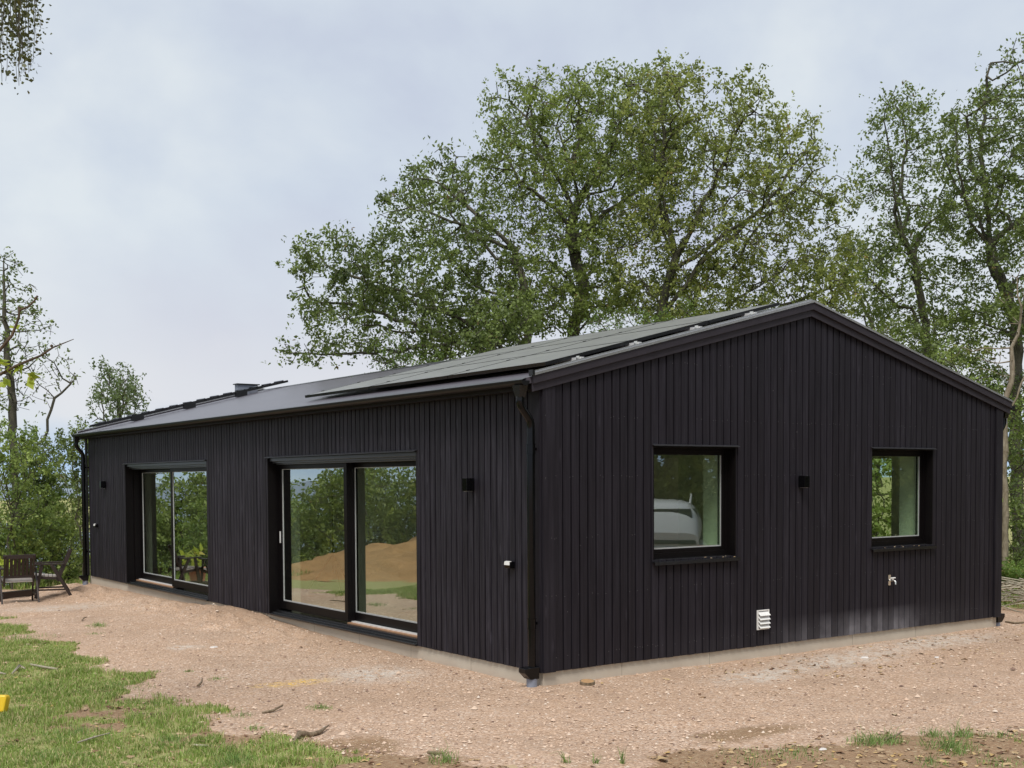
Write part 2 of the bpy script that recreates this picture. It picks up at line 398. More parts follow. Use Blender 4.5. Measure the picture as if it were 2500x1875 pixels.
def height(x, y):
    x = np.asarray(x, dtype=float); y = np.asarray(y, dtype=float)
    base = -.155+.0*x
    base = base-.030*np.maximum(0, y-8.5)*smooth((1.5-x)/1.5)
    # drop to the shore, left and behind
    s = (y-17.6)-1.15*np.maximum(x+.8, 0)*1.0 - .12*np.maximum(-x-2, 0)
    base = base-np.minimum(.28*np.maximum(0, s)**1.12, 46)
    # berm along the long wall
    bz = np.interp(y, BERM_Y, BERM_Z)
    w = smooth(1-(-x-.04)/(1.25+.5*(vnoise(x*0, y, .8, 5)-.5)))
    w = np.where((x < .3) & (y > -.3) & (y < 15.4), w, 0)
    rough = (vnoise(x*1.6+y*.5, y*.6, .17, 9)-.5)*.21*smooth((y-2.5)/3)+(vnoise(x, y, .09, 11)-.5)*.05*smooth((y-1)/3)
    base = base*(1-w)+(bz+rough*np.clip((-x-.02)*4, 0, 1))*w
    base = base+(vnoise(x, y, 1.7, 1)-.5)*.035*(1-w)+(vnoise(x, y, .35, 2)-.5)*.014+(vnoise(x, y, .13, 3)-.5)*.008
    # shallow wheel ruts across the yard
    rt = y+.30*x+2.0+.25*np.sin(x*.5)
    m_ = smooth((x+3.5)/1.5)*smooth((9-x)/2)
    base = base-.016*m_*(np.exp(-((rt)/.13)**2)+np.exp(-((rt+1.45)/.13)**2))+.009*m_*(np.exp(-((rt-.22)/.09)**2)+np.exp(-((rt+1.23)/.09)**2))
    # gravel against the gable
    gw = smooth(1-np.abs(y+.1)/.7)*((x > -.3) & (x < W+.3))
    base = base*(1-gw*.8)+(-.130+(vnoise(x, y, .2, 21)-.5)*.015)*gw*.8
    return base
def hz(x, y): return float(height(np.array([x]), np.array([y]))[0])
def onground(px, py):
    v = ray(px, py); t = 5.0
    while t < 400:
        p = CP+v*t
        if p[2] < hz(p[0], p[1]): break
        t += .04
    return p[0], p[1], hz(p[0], p[1])

# edge of the gravel (x as a function of y on the left; polygon inside = gravel)
GRAV = np.array([(-2.75, 14), (-2.7, 12), (-2.85, 10), (-3.0, 8.9), (-2.75, 8.2), (-3.15, 7.0), (-2.75, 6.0), (-2.85, 5.0), (-3.05, 3.6), (-2.85, 2.7), (-3.1, 1.8), (-2.85, 1.0), (-3.0, .2), (-2.85, -.6),
                 (-2.7, -1.3), (-2.0, -2.15), (-1.55, -2.5), (-1.0, -2.5), (-.55, -2.62), (-.1, -2.55), (.3, -2.85), (.75, -2.85), (1.3, -3.25), (1.9, -3.7), (4, -5.3), (8, -7.5), (16, -6), (15.5, -2.5), (11.5, -1.6), (9.6, 1.2), (8.9, 4), (8.6, 16), (3, 16.5), (-.2, 16.6), (-1.4, 17.0), (-2.4, 16.0)])
def sdpoly(x, y, P):
    d = np.full(x.shape, 1e9); ins = np.zeros(x.shape, bool)
    for i in range(len(P)):
        ax, ay = P[i]; bx, by = P[(i+1) % len(P)]; ex, ey = bx-ax, by-ay
        t = np.clip(((x-ax)*ex+(y-ay)*ey)/(ex*ex+ey*ey), 0, 1)
        d = np.minimum(d, np.hypot(x-ax-t*ex, y-ay-t*ey))
        c = ((ay > y) != (by > y)) & (x < (bx-ax)*(y-ay)/(by-ay+1e-12)+ax); ins ^= c
    return np.where(ins, d, -d)
def zones(x, y):
    """turf, soil in 0..1 (before break-up noise)"""
    d = sdpoly(x, y, GRAV)+(vnoise(x, y, .75, 31)-.5)*.7+(vnoise(x, y, .24, 32)-.5)*.45+(vnoise(x, y, .09, 33)-.5)*.2
    out = smooth((-d+.12)/.55)                 # outside gravel
    patch = vnoise(x, y, .8, 41)*.42+vnoise(x, y, .26, 42)*.36+vnoise(x, y, .1, 43)*.22
    left = smooth((-x-2.4)/.5)*smooth((y+2.0)/1.2)
    lushy = np.where(y > 3.5, .92, .76)
    lush = lushy*left+.28*(1-left)
    far = (y > 9.5) | (x > 7)
    lush = np.where(far, .9, lush)
    turf = out*smooth((patch-(1-lush)+.0)/.25)
    return turf, out
def grid_axis(parts):
    a = []
    for lo, hi, st in parts: a += list(np.arange(lo, hi-1e-6, st))
    a.append(parts[-1][1]); return np.array(a)
gx = grid_axis([(-16000, -2000, 2800), (-2000, -200, 300), (-200, -40, 20), (-40, -12, 2), (-12, -5.6, .4), (-5.6, -1.3, .07), (-1.3, .5, .035), (.5, 9, .08), (9, 16, .35), (16, 60, 2.5), (60, 400, 30), (400, 16000, 2600)])
gy = grid_axis([(-3000, -200, 400), (-200, -30, 20), (-30, -7, 1.5), (-7, -4.6, .3), (-4.6, 15.6, .06), (15.6, 22, .3), (22, 60, 2), (60, 400, 20), (400, 16000, 2600)])
X, Y = np.meshgrid(gx, gy); Zg = height(X, Y)
Zg = Zg+np.where((sdpoly(X, Y, GRAV) > 0) & (X > -3.2) & (Y < 15), (vnoise(X*.35+Y*.9, Y*.35-X*.9, .22, 88)-.5)*.012, 0)
tf, out_ = zones(X, Y)
soil = out_*1.0
def blob(cx, cy, rx, ry): return np.clip(1.3-np.hypot((X-cx)/rx, (Y-cy)/ry), 0, 1)
soil = np.maximum(soil, .75*np.minimum(1, blob(-2.75, -1.1, .7, .5)+blob(.1, -2.45, .9, .3)))
# a few weeds creep into the gravel as thin soil patches
soil = np.maximum(soil, .62*np.clip(blob(-3.05, 7.5, .5, .25), 0, 1))
lime = np.minimum(1, blob(3.6, -.55, 1.0, .38)+blob(5.6, -.35, 1.3, .35)+blob(2.2, -.75, .7, .3)+blob(-.9, 1.7, .55, .5)+.9*blob(-1.75, 4.7, .22, .22)+.8*blob(-1.6, 11.0, .8, .8))
yell = np.minimum(1, blob(-1.76, 1.72, .42, .17)*1.5)
berm = np.clip(1-(-X)/.75, 0, 1)*((X < .2) & (Y > 1.5) & (Y < 15))*np.interp(Y, [1.5, 3.5, 7, 11, 15], [.0, .7, 1, .6, .5])
ny, nx = X.shape
idx = np.arange(ny*nx).reshape(ny, nx)
fc = np.stack([idx[:-1, :-1], idx[:-1, 1:], idx[1:, 1:], idx[1:, :-1]], -1).reshape(-1, 4)
g = npmesh('ground', np.stack([X, Y, Zg], -1).reshape(-1, 3), fc, M['ground'], smooth=True,
           attrs={'turf': tf.ravel()*.95, 'soil': soil.ravel(), 'lime': lime.ravel(), 'yellow': yell.ravel(), 'berm': berm.ravel()})
tag(g, kind='structure')
s = MB().add([(-30000, 60, -38), (30000, 60, -38), (30000, 45000, -38), (-30000, 45000, -38)], [(0, 1, 2, 3)]).build('sea', M['sea']); tag(s, kind='structure')

# ------------------------------------------------------------------ stones, grass, litter
def frustum_pts(n, box, keep):
    x = rng.uniform(box[0], box[1], n); y = rng.uniform(box[2], box[3], n); k = keep(x, y); return x[k], y[k]
x, y = frustum_pts(150000, (-6, 9, -5.2, 14), lambda x, y: (rng.uniform(0, 1, x.shape) < np.clip(13/np.hypot(x-CP[0], y-CP[1])-.45, .1, 1)) & ~((x > 0) & (x < W) & (y > 0)) & (sdpoly(x, y, GRAV) > -.1))
n = len(x); z = height(x, y)
sz = rng.gamma(2.0, .0030, n)+.0025; sz = np.minimum(sz*.9, .022); sz = np.where(rng.uniform(0, 1, n) < .006, rng.uniform(.015, .034, n), sz)
octv = np.array([(1, 0, 0), (0, 1, 0), (-1, 0, 0), (0, -1, 0), (0, 0, .7), (0, 0, -.6)], float)
octf = np.array([(0, 1, 4), (1, 2, 4), (2, 3, 4), (3, 0, 4)])
a = rng.uniform(0, 6.28, n); ca, sa = np.cos(a), np.sin(a)
V = octv[None, :, :]*sz[:, None, None]*rng.uniform(.6, 1.35, (n, 6, 3))
V = np.stack([V[..., 0]*ca[:, None]-V[..., 1]*sa[:, None], V[..., 0]*sa[:, None]+V[..., 1]*ca[:, None], V[..., 2]], -1)
V += np.stack([x, y, z+sz*.25], -1)[:, None, :]
Fq = (octf[None]+np.arange(n)[:, None, None]*6).reshape(-1, 3)
o = npmesh('gravel_stones', V.reshape(-1, 3), Fq, M['stones'], rnd=np.repeat(rng.uniform(0, 1, n)**.8, 4)); tag(o, kind='stuff')

def blades(x, y, z, h, w, lean, seg=1):
    n = len(x); a = rng.uniform(0, 6.28, n); d = rng.uniform(0, 6.28, n); ln = rng.uniform(.1, 1, n)*lean
    bx, by = np.cos(a)*w/2, np.sin(a)*w/2; lx, ly = np.cos(d)*ln*h, np.sin(d)*ln*h
    p0 = np.stack([x-bx, y-by, z-.005], -1); p1 = np.stack([x+bx, y+by, z-.005], -1)
    m0 = np.stack([x-bx*.8+lx*.35, y-by*.8+ly*.35, z+h*.6], -1); m1 = np.stack([x+bx*.8+lx*.35, y+by*.8+ly*.35, z+h*.6], -1)
    t = np.stack([x+lx, y+ly, z+h*np.sqrt(np.maximum(.1, 1-ln**2*.6))], -1)
    V = np.stack([p0, p1, m1, m0, t], 1)
    i = np.arange(n)[:, None]*5
    Fc = np.concatenate([i+[[0, 1, 2]], i+[[0, 2, 3]], i+[[3, 2, 4]]], 1).reshape(-1, 3)
    return V.reshape(-1, 3), Fc
def gkeep(x, y):
    t, o = zones(x, y); dd = np.hypot(x-CP[0], y-CP[1])
    fine = vnoise(x, y, .11, 77)
    return (t > .35) & (rng.uniform(0, 1, x.shape) < (t*.95)*np.clip(fine*1.6-.15, .06, 1)) & ~((x > -.1) & (x < W+.1) & (y > -.1) & (y < LL+.1))
xs, ys = frustum_pts(430000, (-6.5, -2.2, -2.6, 10.5), gkeep)
x2, y2 = frustum_pts(60000, (-2.3, 3.5, -5.5, -2), gkeep)
x3, y3 = frustum_pts(60000, (-9, 3, 15.5, 22), gkeep); x4, y4 = frustum_pts(50000, (9, 16, -2, 9), gkeep)
xs = np.concatenate([xs, x2, x3, x4]); ys = np.concatenate([ys, y2, y3, y4]); n = len(xs)
hh = (.022+.05*vnoise(xs, ys, .35, 51)**1.5)*rng.uniform(.6, 1.4, n); hh *= np.where((ys > 15) | (xs > 8), 3.2, 1)
V, Fq = blades(xs, ys, height(xs, ys), hh, np.where((ys > 15) | (xs > 8), .014, .0065), 1.1)
o = npmesh('grass', V, Fq, M['grass'], rnd=np.repeat(rng.uniform(0, 1, n), 3)); tag(o, kind='stuff')

def flats(n, x, y, size, lift=.004):
    z = height(x, y)+lift
    a = rng.uniform(0, 6.28, n); asp = rng.uniform(.3, .75, n)
    q = np.array([(-1, 0), (-.3, .9), (.5, .8), (1, 0), (.4, -.8), (-.5, -.8)], float)[None]*np.stack([size, size*asp], -1)[:, None, :]
    q = q*rng.uniform(.75, 1.2, (n, 6, 2))
    X_ = q[..., 0]*np.cos(a)[:, None]-q[..., 1]*np.sin(a)[:, None]; Y_ = q[..., 0]*np.sin(a)[:, None]+q[..., 1]*np.cos(a)[:, None]
    Z_ = rng.uniform(-.1, .5, (n, 6))*size[:, None]
    V = np.stack([X_+x[:, None], Y_+y[:, None], Z_+z[:, None]], -1)
    i = np.arange(n)[:, None]*6
    return V.reshape(-1, 3), np.concatenate([i+[[0, 1, 2, 3]], i+[[0, 3, 4, 5]]], 1).reshape(-1, 4)
lx_, ly_ = [], []
for (n_, box, f) in ((6500, (-6, -1.9, -3, 9), lambda x, y: zones(x, y)[1] > .3), (4500, (-2.6, 3.5, -5, -2), lambda x, y: zones(x, y)[1] > .2), (900, (1.2, 9, -1.5, -.08), lambda x, y: vnoise(x, y, .5, 8) > .45),
                     (260, (-3, 9, -4, 14), lambda x, y: (sdpoly(x, y, GRAV) > 0) & ~((x > -.1) & (x < W) & (y > -.1))), (400, (6, 12, -2.5, 5), lambda x, y: ~((x < W+.1) & (y > -.1)))):
    a_, b_ = frustum_pts(n_, box, f); lx_.append(a_); ly_.append(b_)
xs = np.concatenate(lx_); ys = np.concatenate(ly_); n = len(xs)
V, Fq = flats(n, xs, ys, rng.gamma(3, .0045, n)+.004)
o = npmesh('fallen_leaves', V, Fq, M['litter'], rnd=np.repeat(rng.uniform(0, 1, n), 2)); tag(o, kind='stuff')

# ------------------------------------------------------------------ house
house = empty('wooden_house')
tag(house, 'low black timber house with a shallow pitched roof and two wide sliding glass doors', 'house')
def slopez(x): return ZB+SL*(min(x, W-x)+E_)
D1 = (8.3887, 12.2904, 0, 2.15); D2 = (2.2612, 6.1704, 0, 2.15)
W1 = (1.4216, 2.6166, 1.0049, 2.1667); W2 = (4.8989, 6.0916, 1.0023, 2.1735)
def split(lo, hi, ops, c0, c1):
    """vertical intervals of a strip c0..c1 left free by openings"""
    seg = [(lo, hi)]
    for a, b, z0, z1 in ops:
        if c1 <= a+.004 or c0 >= b-.004: continue
        ns = []
        for s0, s1 in seg:
            if z0 > s0+.01: ns.append((s0, min(s1, z0)))
            if z1 < s1-.01: ns.append((max(s0, z1), s1))
        seg = ns
    return seg
# long wall boards (x = 0 face)
bl = MB(); p = .1035; k = 0; yy = .145-.0
edges = [.1235+i*p for i in range(int((LL-.2)/p))]
for y0 in edges:
    y1 = y0+p-.019
    cuts = [y0, y1]
    for (a, b, _, _) in (D1, D2):
        for e in (a, b):
            if y0 < e < y1: cuts.append(e)
    cuts.sort(); r = random.random(); dx = random.uniform(-.002, .002)
    for c0, c1 in zip(cuts, cuts[1:]):
        if c1-c0 < .012: continue
        for z0, z1 in split(0+random.uniform(-.002, .002), 2.74, (D1, D2), c0, c1):
            bl.box(dx, .024, c0, c1, z0, z1, r)
bl.build('side_cladding', M['clad_long'], house)
bg = MB()
x0 = .150+.006
while x0 < W-.16:
    x1 = min(x0+.0872, W-.152); r = random.random(); dy = random.uniform(-.002, .002)
    cuts = [x0, x1]
    for (a, b, _, _) in (W1, W2):
        for e in (a, b):
            if x0 < e < x1: cuts.append(e)
    cuts.sort()
    for c0, c1 in zip(cuts, cuts[1:]):
        if c1-c0 < .01: continue
        for z0, z1 in split(random.uniform(-.002, .002), 9, (W1, W2), c0, c1):
            if z1 > 5: bg.hexa([(c0, dy, z0), (c1, dy, z0), (c1, .024, z0), (c0, .024, z0), (c0, dy, slopez(c0)+.06), (c1, dy, slopez(c1)+.06), (c1, .024, slopez(c1)+.06), (c0, .024, slopez(c0)+.06)], r)
            else: bg.box(c0, c1, dy, .024, z0, z1, r)
    x0 += .1037
for zz in (.14, .72, 1.28, 1.86, 2.44, 3.02):
    xx = .03
    while xx < W-.03:
        ok = zz < slopez(xx)-.05 and not any(a-.02 < xx < b+.02 and z0-.03 < zz < z1+.03 for a, b, z0, z1 in (W1, W2))
        if ok and random.random() < .34:
            yy_ = -.022 if (xx < .146 or xx > W-.148) else -.0022
            zc = zz+random.uniform(-.012, .012); bg.box(xx-.003, xx+.003, yy_-.0012, yy_+.001, zc-.003, zc+.003, 2+random.random())
        xx += .0345 if random.random() < .5 else .069
bg.build('gable_cladding', M['clad_gable'], house)
cb = MB()
cb.box(0, .146, -.022, .001, -.004, slopez(0)+.03, .55).box(W-.148, W, -.022, .001, -.004, slopez(W)+.03, .3)
cb.box(-.02, -.0005, .0015, .112, -.002, 2.70, .35)
cb.box(-.02, -.0005, LL-.11, LL, -.002, 2.70, .35)
sep(cb, 'corner_board', M['clad_gable'], house)
# wall bodies with openings
def wallgrid(mb, axis, lo, hi, z0, z1, ops, t0, t1):
    cs = sorted({lo, hi, *[o[0] for o in ops], *[o[1] for o in ops]})
    for a, b in zip(cs, cs[1:]):
        for s0, s1 in split(z0, z1, ops, a, b):
            if axis == 'y': mb.box(t0, t1, a, b, s0, s1)
            else: mb.box(a, b, t0, t1, s0, s1)
BK = (2.2, 3.4, 1.0, 2.1)      # east window, north window and added unseen rear openings let daylight through the rooms
wl = MB(); wallgrid(wl, 'y', .05, LL, .0, 2.74, (D1, D2), .048, .46)
wallgrid(wl, 'x', .46, W-.0245, .0, 2.735, (W1, W2), .048, .46)
wl.add([(.03, .048, 2.735), (W-.03, .048, 2.735), (W/2, .048, slopez(W/2)+.04), (.03, .3, 2.735), (W-.03, .3, 2.735), (W/2, .3, slopez(W/2)+.04)], [(0, 1, 2), (5, 4, 3), (0, 2, 5, 3), (1, 4, 5, 2), (0, 3, 4, 1)])
EW = (1.40, 3.6, .5, 2.1)
wallgrid(wl, 'y', .36, LL-.36, 0, 2.74, (EW, (5.2, 7.0, .1, 2.1), (9, 12, .1, 2.1)), W-.36, W-.0245)  # two unseen rear openings added to brighten the rooms
wallgrid(wl, 'x', .36, W-.0245, 0, 2.74, ((3, 4.6, .9, 2.1),), LL-.36, LL-.001)
wl.build('wall_core', M['void'], house)
ec = MB(); wallgrid(ec, 'y', .0255, LL, 0, 2.7, (EW, (5.2, 7.0, .1, 2.1), (9, 12, .1, 2.1)), W-.02, W)
ec.build('rear_cladding', M['trim'], house)
# foundation
fd = MB(); fd.box(.03, W-.03, .03, LL-.03, -.9, -.003)
fd.build('foundation', M['concrete'], house)
for y_ in (1.2, 2.42, 4.9, 7.3, 9.7, 12.1): pass
jt = MB()
for x_ in (1.02, 2.25, 3.35, 4.6, 5.8): jt.box(x_, x_+.004, .0285, .0310, -.5, -.002)
for y_ in (1.25, 2.45, 3.65, 4.85, 9.0, 10.2, 11.4): jt.box(.0285, .0310, y_, y_+.004, -.5, -.002)
sep(jt, 'foundation_joint', M['joint'], house)
# interior
inn = MB()
inn.box(.36, W-.36, .36, LL-.36, .05, .1)
inn.build('interior_floor', M['floor'], house)
MB().box(.36, W-.36, .36, LL-.36, 2.5, 2.53).build('interior_ceiling', M['plaster'], house)
iw = MB()
def lining(ax, op, t0, t1, th=.012):
    a, b, z0, z1 = op
    if ax == 'x':
        iw.box(a+.001, a+th, t0, t1, z0+.001, z1-.001); iw.box(b-th, b-.001, t0, t1, z0+.001, z1-.001); iw.box(a+th, b-th, t0, t1, z0+.001, z0+th); iw.box(a+th, b-th, t0, t1, z1-th, z1-.001)
    else:
        iw.box(t0, t1, a+.001, a+th, z0+.001, z1-.001); iw.box(t0, t1, b-th, b-.001, z0+.001, z1-.001); iw.box(t0, t1, a+th, b-th, z1-th, z1-.001)
lining('x', W1, .19, .475); lining('x', W2, .19, .475)
lining('y', D1, .325, .475); lining('y', D2, .325, .475)
wallgrid(iw, 'y', .38, LL-.38, .1, 2.5, (D1, D2), .462, .474)
wallgrid(iw, 'x', .38, W-.38, .1, 2.5, (W1, W2), .462, .474)
wallgrid(iw, 'y', .38, LL-.38, .1, 2.5, (EW, (5.2, 7.0, .1, 2.1), (9, 12, .1, 2.1)), W-.374, W-.362)
wallgrid(iw, 'x', .38, W-.38, .1, 2.5, ((3, 4.6, .9, 2.1),), LL-.374, LL-.362)
wallgrid(iw, 'x', .38, W-.38, .1, 2.5, ((3.4, 4.3, 0, 2.1),), 4.5, 4.6)
wallgrid(iw, 'x', .38, W-.38, .1, 2.5, ((5.0, 5.9, 0, 2.1),), 7.3, 7.4)
wallgrid(iw, 'y', .38, 4.49, .1, 2.5, ((2.2, 3.0, 0, 2.1),), 3.9, 4.0)
iw.build('interior_wall', M['plaster'], house)

# roof
ZR = ZB+.0738+.0955+.004      # roof surface height at x=-E
OV = .18                       # eave overhang
rf = MB(); y0, y1 = -.068, LL+.09
apz = ZR+SL*(W/2+E_)
def rz(x): return ZR+SL*(min(x, W-x)+E_)-.03
poly = [(-OV, rz(-OV)), (W/2, apz-.03), (W+OV, rz(W+OV)), (W+OV, rz(W+OV)-.06), (W/2, apz-.11), (-OV, rz(-OV)-.06)]
for (a, b, c, d) in ((poly[0], poly[1], poly[4], poly[5]), (poly[1], poly[2], poly[3], poly[4])):
    rf.prism([a, b, c, d], 1, y0+.05, y1-.03, .5)
roof = rf.build('roof', M['roof'], house)
# fascia/soffit under the eave, so no gap shows
sf = MB(); sf.box(-.10, -.021, .03, LL+.02, 2.675, 2.70).box(-.12, -.1, .0, LL+.05, 2.675, 2.765)
sf.box(W+.0, W+.12, .03, LL, 2.665, 2.69).box(W+.12, W+.14, 0, LL+.05, 2.665, 2.76)
sep(sf, 'soffit_board', M['trim'], house)
bb = MB()
def rakeboard(mb, yo, yi, zb_off, h, ex):
    for sgn in (0, 1):
        xa, xb = (-ex, W/2) if sgn == 0 else (W/2, W+ex)
        za = ZB+zb_off+SL*(E_-ex if sgn == 0 else W/2+E_); zc = ZB+zb_off+SL*(W/2+E_ if sgn == 0 else E_-ex)
        mb.hexa([(xa, yo, za), (xb, yo, zc), (xb, yi, zc), (xa, yi, za), (xa, yo, za+h), (xb, yo, zc+h), (xb, yi, zc+h), (xa, yi, za+h)])
rakeboard(bb, -.036, -.0235, 0, .17, E_)
rakeboard(bb, -.060, -.0365, .0738, .0955, E_)
sep(bb, 'bargeboard', M['barge'], house, .002)
b2 = MB(); 
for (yo, yi) in ((LL+.03, LL+.06),): rakeboard(b2, yo, yi, .0, .168, E_)
b2.build('bargeboard', M['barge'], house)
vf = MB()      # verge flashing: upstand and drip edge
def verge(mb, yo, yi, off, h): rakeboard(mb, yo, yi, .0738+.0955+off, h, E_+.012)
verge(vf, -.072, -.030, .0005, .006); verge(vf, -.072, -.0665, -.018, .018); verge(vf, -.0295, -.015, .0005, .022)
verge(vf, LL+.04, LL+.10, .0005, .02)
sep(vf, 'verge_flashing', M['verge'], house)
v2 = MB(); verge(v2, -.0145, -.005, -.02, .028); v2.box(-.145-.012, -.13, -.074, -.012, 2.80, 2.852).build('verge_channel', M['metal'], house)
rc = MB(); rc.hexa([(W/2-.12, -.03, apz-.055), (W/2+.12, -.03, apz-.055), (W/2+.12, LL+.05, apz-.055), (W/2-.12, LL+.05, apz-.055), (W/2-.01, -.03, apz-.018), (W/2+.01, -.03, apz-.018), (W/2+.01, LL+.05, apz-.018), (W/2-.01, LL+.05, apz-.018)])
rc.build('ridge_cap', M['flash'], house)
# gutter
n = 9
for side in (0, 1):
    gt = MB()
    cxg = -.207 if side == 0 else W+.207; zt = 2.753; r_ = .048
    prof = [(cxg+r_*math.cos(math.pi+math.pi*i/(n-1)), zt+r_*math.sin(math.pi+math.pi*i/(n-1))) for i in range(n)]
    inner = [(cxg+(r_-.004)*math.cos(math.pi+math.pi*i/(n-1)), zt+(r_-.004)*math.sin(math.pi+math.pi*i/(n-1))) for i in range(n)]
    gt.prism(prof+inner[::-1], 1, -.03, LL+.06)
    bx = cxg-r_ if side == 0 else cxg+r_
    gt.tube([(bx, -.03, zt+.002), (bx, LL+.06, zt+.002)], .0055, 8)
    for ye in (-.032, LL+.06): gt.prism(prof, 1, ye, ye+.003)
    gt.build('gutter', M['gutter'], house)
dpf = MB(); dpf.hexa([(-OV-.045, -.0, rz(-OV)-.02), (-OV+.01, 0, rz(-OV)-.002), (-OV+.01, LL+.04, rz(-OV)-.002), (-OV-.045, LL+.04, rz(-OV)-.02), (-OV-.045, 0, rz(-OV)-.017), (-OV+.01, 0, rz(-OV)+.004), (-OV+.01, LL+.04, rz(-OV)+.004), (-OV-.045, LL+.04, rz(-OV)-.017)])
dpf.build('eave_flashing', M['flash'], house)

def downpipe(x, y, sgn, zbot, gx, label):
    """x,y pipe axis; gx gutter axis x"""
    t = MB(); r_ = .0375
    pts = [(gx, y, 2.68), (gx, y, 2.59), (gx, y, 2.575)]
    for i in range(7):
        a_ = i/6; s_ = a_*a_*(3-2*a_); pts.append((gx+(x-gx)*s_, y, 2.555-.20*a_))
    pts += [(x, y, 2.30), (x, y, zbot+.13)]
    t.tube(pts, r_, 20)
    o = t.build('downpipe', M['pipe'], house); o['label'] = label
    f = MB()     # funnel outlet under the gutter
    f.hexa([(gx-.035, y-.035, 2.60), (gx+.035, y-.035, 2.60), (gx+.035, y+.035, 2.60), (gx-.035, y+.035, 2.60), (gx-.05, y-.06, 2.712), (gx+.05, y-.06, 2.712), (gx+.05, y+.06, 2.712), (gx-.05, y+.06, 2.712)])
    f.build('outlet_funnel', M['metal'], o)
    for zc in (2.12, .47):
        c = MB(); c.tube([(x, y, zc-.045), (x, y, zc+.045)], r_+.004, 20); c.tube([(x, y, zc+.045), (x, y, zc+.049)], r_+.009, 20); c.tube([(x, y, zc-.049), (x, y, zc-.045)], r_+.009, 20)
        c.box(min(x, x-.11*sgn*-1), max(x, x+.11*sgn), y-.006, y+.006, zc-.012, zc+.012); c.build('bracket', M['pipe'], o)
    # leaf trap shoe
    c = MB(); d = .085
    q = [(-d-.03, -.0), (-d-.03, -.045), (-.05, -.11), (.05, -.11), (.055, .005), (-.04, .005)]
    ang_dir = -1 if sgn > 0 else 1
    qq = [(x+ (u if sgn > 0 else -u), zbot+.13+w_) for u, w_ in q]
    c.prism(qq, 1, y-.055, y+.055); c.build('leaf_trap', M['pipe'], o, .006)
    return o
downpipe(-.085, .055, 1, -.075, -.207, 'downpipe at the near corner of the house')
downpipe(-.085, LL-.09, 1, -.12, -.207, 'downpipe at the far left corner')
downpipe(W+.085, .10, -1, -.11, W+.207, 'downpipe at the right end of the gable')
for (x_, y_, lab, zt) in ((-.085, .055, 'short grey drain pipe standing in gravel at the near house corner', -.045), (-.085, LL-.09, 'short grey drain pipe standing in gravel at the far left house corner', -.09), (W+.085, .10, 'short grey drain pipe standing in gravel at the right house corner', -.07)):
    c = MB(); c.tube([(x_, y_, -.45), (x_, y_, zt-.012)], .052, 20); c.tube([(x_, y_, zt-.012), (x_, y_, zt)], .055, 20)
    o = c.build('drain_pipe', M['drain']); tag(o, lab, 'drain pipe', 'grey drain pipes under the downpipes')

# windows on the gable
def gable_window(op, label):
    a, b, z0, z1 = op; yf = .105
    fr = MB(); fw = .055
    fr.box(a+.002, a+fw, yf, yf+.085, z0+.002, z1-.002).box(b-fw, b-.002, yf, yf+.085, z0+.002, z1-.002).box(a+fw, b-fw, yf, yf+.085, z0+.002, z0+.06).box(a+fw, b-fw, yf, yf+.085, z1-.05, z1-.002)
    # reveal lining
    fr.box(a+.001, a+.012, .002, yf, z0+.002, z1-.002).box(b-.012, b-.001, .002, yf, z0+.002, z1-.002).box(a+.012, b-.012, .002, yf, z1-.014, z1-.002)
    w = fr.build('window', M['frame'], house); w['label'] = label
    sa = MB(); s0, s1, t0, t1 = a+fw-.004, b-fw+.004, z0+.052, z1-.045; sw = .042
    sa.box(s0, s0+sw, yf+.012, yf+.075, t0, t1).box(s1-sw, s1, yf+.012, yf+.075, t0, t1).box(s0+sw, s1-sw, yf+.012, yf+.075, t0, t0+.05).box(s0+sw, s1-sw, yf+.012, yf+.075, t1-sw, t1)
    sa.build('sash', M['frame'], w, .002)
    gk = MB(); g0, g1, h0, h1 = s0+sw, s1-sw, t0+.05, t1-sw; gw_ = .007
    gk.box(g0, g0+gw_, yf+.024, yf+.05, h0, h1).box(g1-gw_, g1, yf+.024, yf+.05, h0, h1).box(g0+gw_, g1-gw_, yf+.018, yf+.05, h0, h0+.012)
    gk.build('glazing_bead', M['gasket'], w)
    MB().box(g0, g1, yf+.030, yf+.034, h0+.002, h1).build('pane', M['glass2'], w)
    sl = MB(); sl.hexa([(a-.02, -.045, z0-.022), (b+.02, -.045, z0-.022), (b+.02, yf, z0+.0), (a-.02, yf, z0+.0), (a-.02, -.045, z0-.018), (b+.02, -.045, z0-.018), (b+.02, yf, z0+.006), (a-.02, yf, z0+.006)])
    sl.box(a-.02, b+.02, -.048, -.043, z0-.05, z0-.018); sl.build('sill', M['metal'], w)
    dp = MB(); dp.hexa([(a-.02, -.040, z1-.002), (b+.02, -.040, z1-.002), (b+.02, -.001, z1+.012), (a-.02, -.001, z1+.012), (a-.02, -.04, z1+.003), (b+.02, -.04, z1+.003), (b+.02, -.001, z1+.017), (a-.02, -.001, z1+.017)])
    dp.build('drip_flashing', M['flash'], w)
gable_window(W1, 'left gable window reflecting a white car'); gable_window(W2, 'right gable window with greenery seen through the room')
# debris on the sills
for (op, lab) in ((W1, 'dry leaf scraps on the left gable window sill'), (W2, 'dry leaf scraps on the right gable window sill')):
    c = MB()
    for i in range(7):
        x_ = random.uniform(op[0]+.1, op[1]-.05); y_ = random.uniform(-.035, .04); s_ = random.uniform(.008, .02)
        zz = op[2]-.010+.15*y_+.004
        c.add([(x_-s_, y_, zz), (x_, y_-s_*.5, zz+.003), (x_+s_, y_, zz+.002), (x_, y_+s_*.5, zz+.006)], [(0, 1, 2, 3)], random.choice((.5, .6, .75, .95)))
    o = c.build('leaf_scraps', M['litter']); tag(o, lab, 'leaf litter', kind='stuff')

